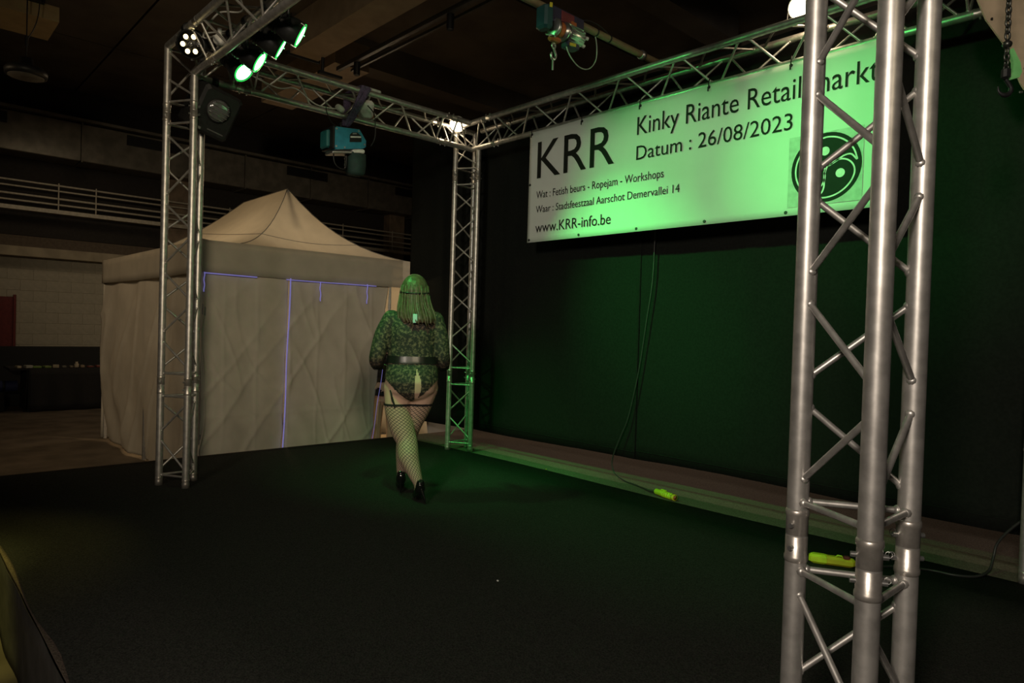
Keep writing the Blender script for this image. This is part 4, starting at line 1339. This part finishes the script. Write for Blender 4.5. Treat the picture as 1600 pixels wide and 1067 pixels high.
def body_mesh(spec, voxel=0.0085):
    mb = MB()
    rs = []
    for z, rx, ry, cxx, cyy in spec['torso']:
        rs.append([Vector((cxx + rx * math.copysign(abs(math.cos(a)) ** 0.85, math.cos(a)), cyy + ry * math.copysign(abs(math.sin(a)) ** 0.9, math.sin(a)), z)) for a in [2 * PI * k / 28 for k in range(28)]])
    mb.rings(rs)
    for ch in spec['limbs']:
        tube_chain(mb, ch)
    hx, hy, hz = spec['head']
    mb.sphere((hx, hy, hz), (0.074, 0.090, 0.108), 20, 14)
    mb.sphere((hx, hy + 0.035, hz - 0.055), (0.052, 0.052, 0.055), 16, 10)
    mb.sphere((hx, hy + 0.095, hz - 0.015), (0.013, 0.018, 0.024), 10, 6)       # nose
    mb.sphere((hx, hy + 0.084, hz - 0.060), (0.022, 0.010, 0.010), 10, 6)       # lips
    for s in (-1, 1):
        mb.sphere((hx + s * 0.076, hy, hz - 0.01), (0.010, 0.018, 0.030), 10, 6)   # ears
        mb.sphere((hx + s * 0.03, hy + 0.080, hz + 0.022), (0.02, 0.014, 0.010), 8, 6)
    # hands
    for wr, dirn, upv, sgn in spec['hands']:
        wr = Vector(wr)
        dirn = Vector(dirn).normalized()
        upv = Vector(upv).normalized()
        sd = dirn.cross(upv).normalized() * sgn
        for q in (-0.018, 0, 0.018):
            mb.tube([wr + sd * q * 0.6, wr + dirn * 0.04 + sd * q, wr + dirn * 0.085 + sd * q], [0.016, 0.016, 0.013], 8)
        for i, (o, l) in enumerate(((-0.030, 0.062), (-0.010, 0.074), (0.010, 0.070), (0.030, 0.054))):
            b0 = wr + dirn * 0.078 + sd * o
            m1 = b0 + dirn * l * 0.5 + sd * o * 0.15 - upv * 0.006
            m2 = b0 + dirn * l * 0.9 + sd * o * 0.25 - upv * 0.024
            mb.tube([b0, m1, m2], [0.0098, 0.0092, 0.0075], 8)
        tb0 = wr + dirn * 0.028 - sd * 0.026
        mb.tube([tb0, tb0 - sd * 0.024 + dirn * 0.026 - upv * 0.008, tb0 - sd * 0.030 + dirn * 0.054 - upv * 0.016], [0.0125, 0.011, 0.008], 8)
    me = bpy.data.meshes.new('tmp_body')
    me.from_pydata([tuple(q) for q in mb.v], [], mb.f)
    o = bpy.data.objects.new('tmp_body', me)
    col.objects.link(o)
    md = o.modifiers.new('r', 'REMESH')
    md.mode = 'VOXEL'
    md.voxel_size = voxel
    ms = o.modifiers.new('s', 'SMOOTH')
    ms.factor = 0.5
    ms.iterations = 5
    dg = bpy.context.evaluated_depsgraph_get()
    res = bpy.data.meshes.new_from_object(o.evaluated_get(dg))
    bpy.data.objects.remove(o)
    bpy.data.meshes.remove(me)
    res.polygons.foreach_set('use_smooth', [True] * len(res.polygons))
    return res


def shell(src, pred, off, name, m, parent, uvfn=None, thick=0.002):
    vn = [v.normal.copy() for v in src.vertices]
    idx = {}
    vs, fs = [], []
    for p in src.polygons:
        if pred(p.center, p.normal):
            f = []
            for i in p.vertices:
                if i not in idx:
                    idx[i] = len(vs)
                    vs.append(src.vertices[i].co + vn[i] * off)
                f.append(idx[i])
            fs.append(f)
    me = bpy.data.meshes.new(name)
    me.from_pydata([tuple(v) for v in vs], [], fs)
    me.polygons.foreach_set('use_smooth', [True] * len(fs))
    me.update()
    if uvfn:
        ul = me.uv_layers.new(name='UVMap')
        for p in me.polygons:
            base = None
            for li in p.loop_indices:
                u, v, per = uvfn(vs[me.loops[li].vertex_index], p.center)
                if base is None:
                    base = u
                while u - base > per / 2:
                    u -= per
                while base - u > per / 2:
                    u += per
                ul.data[li].uv = (u, v)
    me.materials.append(m)
    o = bpy.data.objects.new(name, me)
    col.objects.link(o)
    o.parent = parent
    return o


def person(loc, face_dir, label, spec):
    th = thing('person', loc, label, 'person')
    fd_ = Vector(face_dir)
    th.rotation_euler = (0, 0, math.atan2(fd_.y, fd_.x) - PI / 2)
    me = body_mesh(spec)
    me.materials.clear()
    me.materials.append(M_SKIN)
    b = bpy.data.objects.new('body', me)
    col.objects.link(b)
    b.parent = th
    return th, me


Lleg = [(-.098, -.005, .775, .098), (-.088, -.01, .62, .089), (-.055, -.02, .484, .080), (-.02, -.04, .40, .069), (-.005, -.085, .30, .069), (.033, -.125, .21, .047), (.066, -.155, .13, .029), (.072, -.160, .095, .030), (.062, -.10, .045, .030), (.056, -.065, .032, .022)]
Rleg = [(.092, .005, .775, .098), (.052, .03, .64, .086), (.004, .06, .52, .078), (-.018, .10, .42, .066), (-.035, .13, .33, .062), (-.05, .15, .22, .043), (-.056, .16, .13, .029), (-.057, .15, .095, .031), (-.062, .235, .045, .030), (-.064, .275, .032, .022)]
spec1 = dict(
    torso=[(.685, .07, .06, 0, -.01), (.71, .125, .10, 0, -.015), (.75, .165, .128, 0, -.022), (.82, .183, .140, 0, -.025), (.88, .180, .130, 0, -.018), (.95, .170, .112, 0, -.004), (1.0, .166, .108, .0, 0), (1.07, .167, .114, 0, .004), (1.15, .172, .122, 0, .006), (1.21, .168, .108, 0, 0), (1.26, .150, .088, 0, -.006), (1.295, .105, .068, 0, -.008), (1.325, .060, .056, .002, -.004), (1.38, .054, .054, .004, .004)],
    limbs=[Lleg, Rleg,
           [(-.150, -.005, 1.255, .060), (-.205, -.012, 1.14, .057), (-.243, -.02, .99, .050), (-.247, .05, .945, .044), (-.238, .14, .925, .034)],
           [(.150, -.005, 1.255, .060), (.187, -.012, 1.14, .057), (.212, -.02, .99, .050), (.220, .05, .945, .044), (.220, .14, .925, .034)]],
    head=(.005, .012, 1.452),
    hands=[((-.236, .155, .922), (.25, 1, -.15), (0, .1, 1), -1), ((.219, .155, .922), (-.2, 1, -.15), (0, .1, 1), 1)])
P1, m1 = person((1.345, 1.135, 0.008), (-0.82, 0.57), 'person walking away in a black lace bodysuit, fishnet stockings and high heels', spec1)


def is_arm(c):
    return abs(c.x + 0.008) > 0.176 + max(0, (c.z - 1.05)) * -0.12 and c.z > 0.86


def suit(c, n):
    if c.z > 1.315 or c.z < 0.66:
        return False
    if is_arm(c):
        return c.y < 0.125
    cut = 0.695 + 0.15 * (min(abs(c.x), 0.19) / 0.18) ** 1.3
    if c.z < cut:
        return False
    if c.y > 0.13 and c.z < 0.98:
        return False
    if c.y < -0.02 and 0.70 < c.z < 0.915:
        t = (c.z - 0.70) / 0.215
        if abs(c.x - 0.030 - 0.012 * math.sin(t * 3)) < 0.024 * math.sin(PI * min(1, t * 0.9 + 0.1)):
            return False
    return True


shell(m1, suit, 0.005, 'bodysuit', M_LACE, P1)
shell(m1, lambda c, n: abs(c.x) < 0.185 and 0.948 < c.z < 1.002 and not (c.y > 0.11 and abs(c.x) > 0.15), 0.012, 'belt', M_LEATH, P1)
shell(m1, lambda c, n: is_arm(c) and c.y < 0.13 and c.y > 0.085, 0.010, 'cuff', M_CLOTHK, P1)


def leg_uv(co, pc):
    best = None
    for li, ch in enumerate((Lleg, Rleg)):
        for a, b in zip(ch[:7], ch[1:8]):
            A_, B_ = Vector(a[:3]), Vector(b[:3])
            d_ = B_ - A_
            t = max(0, min(1, (pc - A_).dot(d_) / d_.length_squared))
            q = A_ + d_ * t
            dist = (pc - q).length - (a[3] + (b[3] - a[3]) * t)
            if best is None or dist < best[0]:
                z0, z1 = a[2], b[2]
                best = (dist, q, li)
    q = best[1]
    ch = (Lleg, Rleg)[best[2]]
    # axis point at the height of the vertex
    ax_ = q
    for a, b in zip(ch[:7], ch[1:8]):
        if b[2] <= co.z <= a[2]:
            t = (a[2] - co.z) / (a[2] - b[2])
            ax_ = Vector(a[:3]).lerp(Vector(b[:3]), t)
    th_ = math.atan2(co.y - ax_.y, co.x - ax_.x)
    N = 17
    return th_ / (2 * PI) * N, co.z * 44.0, N


def stock(c, n):
    return c.z < 0.66 and abs(c.x) < 0.2


shell(m1, stock, 0.004, 'stockings', M_NET, P1, leg_uv)
shell(m1, lambda c, n: 0.652 < c.z < 0.668 and abs(c.x) < 0.2, 0.0065, 'stocking_top', M_CLOTHK, P1)
MB().tube([(-.142, -.098, .765), (-.134, -.102, .725), (-.125, -.1, .69), (-.115, -.099, .668), (-.108, -.101, .64)], [.006, .006, .008, .006, .005], 8).build('garter_strap', M_CLOTHK, P1, local=True)


def shoe(pts, heel_top, heel_tip):
    s = MB()
    tube_chain(s, pts, 14)
    o = s.build('shoe', M_PATENT, P1, local=True)
    MB().cyl(heel_top, heel_tip, 0.016, 10, 0.005).build('heel', M_PATENT, o, local=True)


shoe([(.078, -.175, .135, .030), (.078, -.172, .10, .036), (.068, -.135, .07, .034), (.062, -.09, .042, .036), (.056, -.05, .027, .027), (.052, -.02, .022, .014)], (.085, -.192, .105), (.118, -.225, .012))
shoe([(-.057, .138, .135, .030), (-.057, .140, .10, .036), (-.060, .185, .07, .034), (-.063, .235, .042, .036), (-.065, .285, .027, .027), (-.066, .32, .022, .014)], (-.057, .120, .105), (-.057, .112, 0.004))

# hair: cap and long fall at the back, headband, tag at the neckline
def hair_ring(z, rx, ry, cyy, a0, a1, n=40, cxx=0.004, wob=0.004):
    out = []
    for k in range(n + 1):
        a = a0 + (a1 - a0) * k / n
        w_ = 1 + wob / rx * math.sin(a * 17 + z * 14) + wob / rx * 0.8 * math.sin(a * 29 - z * 25)
        out.append(Vector((cxx + rx * w_ * math.cos(a), cyy + ry * w_ * math.sin(a), z)))
    return out


hm = MB()
rows = []
for i in range(9):      # cap
    t = i / 8
    ang = PI / 2 * (1 - t)
    rows.append(hair_ring(1.452 + 0.122 * math.sin(ang), 0.004 + 0.088 * math.cos(ang), 0.004 + 0.104 * math.cos(ang), 0.006, PI * 0.75 - PI, PI * 0.25 - 0 if False else PI * 0.25, wob=0.0012))
rows = []
for i in range(10):
    t = i / 9
    ang = PI / 2 * (1 - t)
    rr = max(0.02, math.cos(ang))
    rows.append(hair_ring(1.455 + 0.118 * math.sin(ang), 0.092 * rr, 0.106 * rr, 0.004, math.radians(-230), math.radians(50), wob=0.0015 * rr))
for z, rx, ry, cyy, cxx in ((1.42, .095, .104, .000, .004), (1.385, .100, .100, -.008, .006), (1.34, .112, .100, -.02, .010), (1.30, .124, .104, -.03, .018), (1.265, .128, .108, -.036, .026), (1.235, .115, .106, -.04, .036)):
    rows.append(hair_ring(z, rx, ry, cyy, math.radians(-215), math.radians(35), cxx=cxx, wob=0.004))
n_ = len(rows[0])
fs_ = [(i * n_ + k, i * n_ + k + 1, (i + 1) * n_ + k + 1, (i + 1) * n_ + k) for i in range(len(rows) - 1) for k in range(n_ - 1)]
hm.add([p for r in rows for p in r], fs_, True)
hr = hm.build('hair', M_HAIR, P1, local=True, thick=0.008)
for k in range(26):
    a = math.radians(-200 + 220 * k / 25)
    pts = [rows[i][min(n_ - 1, max(0, int((k / 25) * (n_ - 1))))] * 1.0 for i in (7, 9, 11, 12, 13, 14, 15)]
    c_ = Vector((0.01, -0.01, 0))
    pts = [p + (Vector((p.x, p.y, 0)) - c_).normalized() * 0.004 for p in pts]
    e_ = pts[-1] + Vector((random.uniform(-.01, .02), -0.004, -random.uniform(0.0, 0.045)))
    MB().tube(pts + [e_], [0.004, 0.006, 0.008, 0.008, 0.008, 0.007, 0.006, 0.002], 6).build('hair_lock', M_HAIR, hr, local=True)
MB().tube([Vector((0.004 + 0.099 * math.cos(a), 0.004 + 0.113 * math.sin(a), 1.447 + 0.012 * math.sin(a))) for a in [2 * PI * k / 40 for k in range(40)]], 0.007, 6, close=True).build('headband', M_LEATH, P1, local=True)
MB().cbox((.012, -.158, 1.262), (.030, .006, .062), 0.003, rotm('X', 10)).build('garment_tag', M_CYAN, P1, local=True)
for s in (-1, 1):
    MB().sphere((.005 + s * .03, .094, 1.474), (.010, .006, .007), 8, 6).build('eye', M_WHITEC, P1, local=True)

# second person, mostly hidden, standing on the hall floor by the tent opening
def leg2(s):
    return [(s * .09, 0, .80, .092), (s * .088, .012, .62, .075), (s * .085, .015, .45, .055), (s * .085, -.005, .33, .056), (s * .082, -.02, .2, .042), (s * .08, -.025, .10, .034), (s * .08, -.03, .06, .036), (s * .085, .06, .035, .034), (s * .09, .13, .03, .024)]


spec2 = dict(
    torso=[(.72, .08, .06, 0, 0), (.76, .15, .10, 0, 0), (.86, .175, .12, 0, -.01), (.95, .165, .11, 0, 0), (1.05, .15, .10, 0, 0), (1.18, .16, .11, 0, 0), (1.28, .16, .09, 0, 0), (1.33, .11, .065, 0, 0), (1.36, .058, .055, 0, 0), (1.42, .052, .052, 0, .004)],
    limbs=[leg2(-1), leg2(1),
           [(-.155, 0, 1.30, .055), (-.20, -.01, 1.15, .046), (-.215, 0, 1.02, .040), (-.19, .09, .95, .034), (-.10, .16, .92, .027)],
           [(.155, 0, 1.30, .055), (.20, -.01, 1.15, .046), (.215, 0, 1.02, .040), (.19, .09, .95, .034), (.10, .16, .92, .027)]],
    head=(0, .01, 1.50),
    hands=[((-.09, .165, .92), (1, .2, 0), (0, 1, .2), -1), ((.09, .165, .95), (-1, .2, 0), (0, 1, .2), 1)])
P2, m2 = person((-1.42, 2.68, ZF), (0.82, -0.57), 'second person in a short black skirt, mostly hidden beside the tent opening', spec2)
shell(m2, lambda c, n: 0.98 < c.z < 1.30 and abs(c.x) < 0.172, 0.006, 'top', M_CLOTHK, P2)
sk = MB()
sk.rings([[Vector((rx * math.cos(a) * (1 + 0.02 * math.sin(a * 9)), ry * math.sin(a), z)) for a in [2 * PI * k / 36 for k in range(36)]] for z, rx, ry in ((1.04, .160, .112), (.98, .168, .118), (.92, .19, .15), (.86, .20, .17), (.83, .203, .172))], cap=False)
sk.build('skirt', M_CLOTHK, P2, local=True, thick=0.003)
hm2 = MB()
rows = []
for i in range(8):
    ang = PI / 2 * (1 - i / 7)
    rr = max(0.02, math.cos(ang))
    rows.append(hair_ring(1.505 + 0.115 * math.sin(ang), 0.088 * rr, 0.10 * rr, 0.0, math.radians(-225), math.radians(45), cxx=0, wob=0.001 * rr))
for z, q in ((1.45, 1.05), (1.38, 1.1), (1.32, 1.1)):
    rows.append(hair_ring(z, .09 * q, .09 * q, -.015, math.radians(-205), math.radians(25), cxx=0, wob=.003))
hm2.add([p for r in rows for p in r], [(i * n_ + k, i * n_ + k + 1, (i + 1) * n_ + k + 1, (i + 1) * n_ + k) for i in range(len(rows) - 1) for k in range(n_ - 1)], True)
hm2.build('hair', M_HAIR, P2, local=True, thick=0.006)
for s in (-1, 1):
    s2 = MB()
    tube_chain(s2, [(s * .08, -.055, .05, .035), (s * .08, -.03, .045, .042), (s * .085, .06, .038, .042), (s * .09, .14, .03, .03)], 12)
    s2.build('shoe', M_PATENT, P2, local=True)
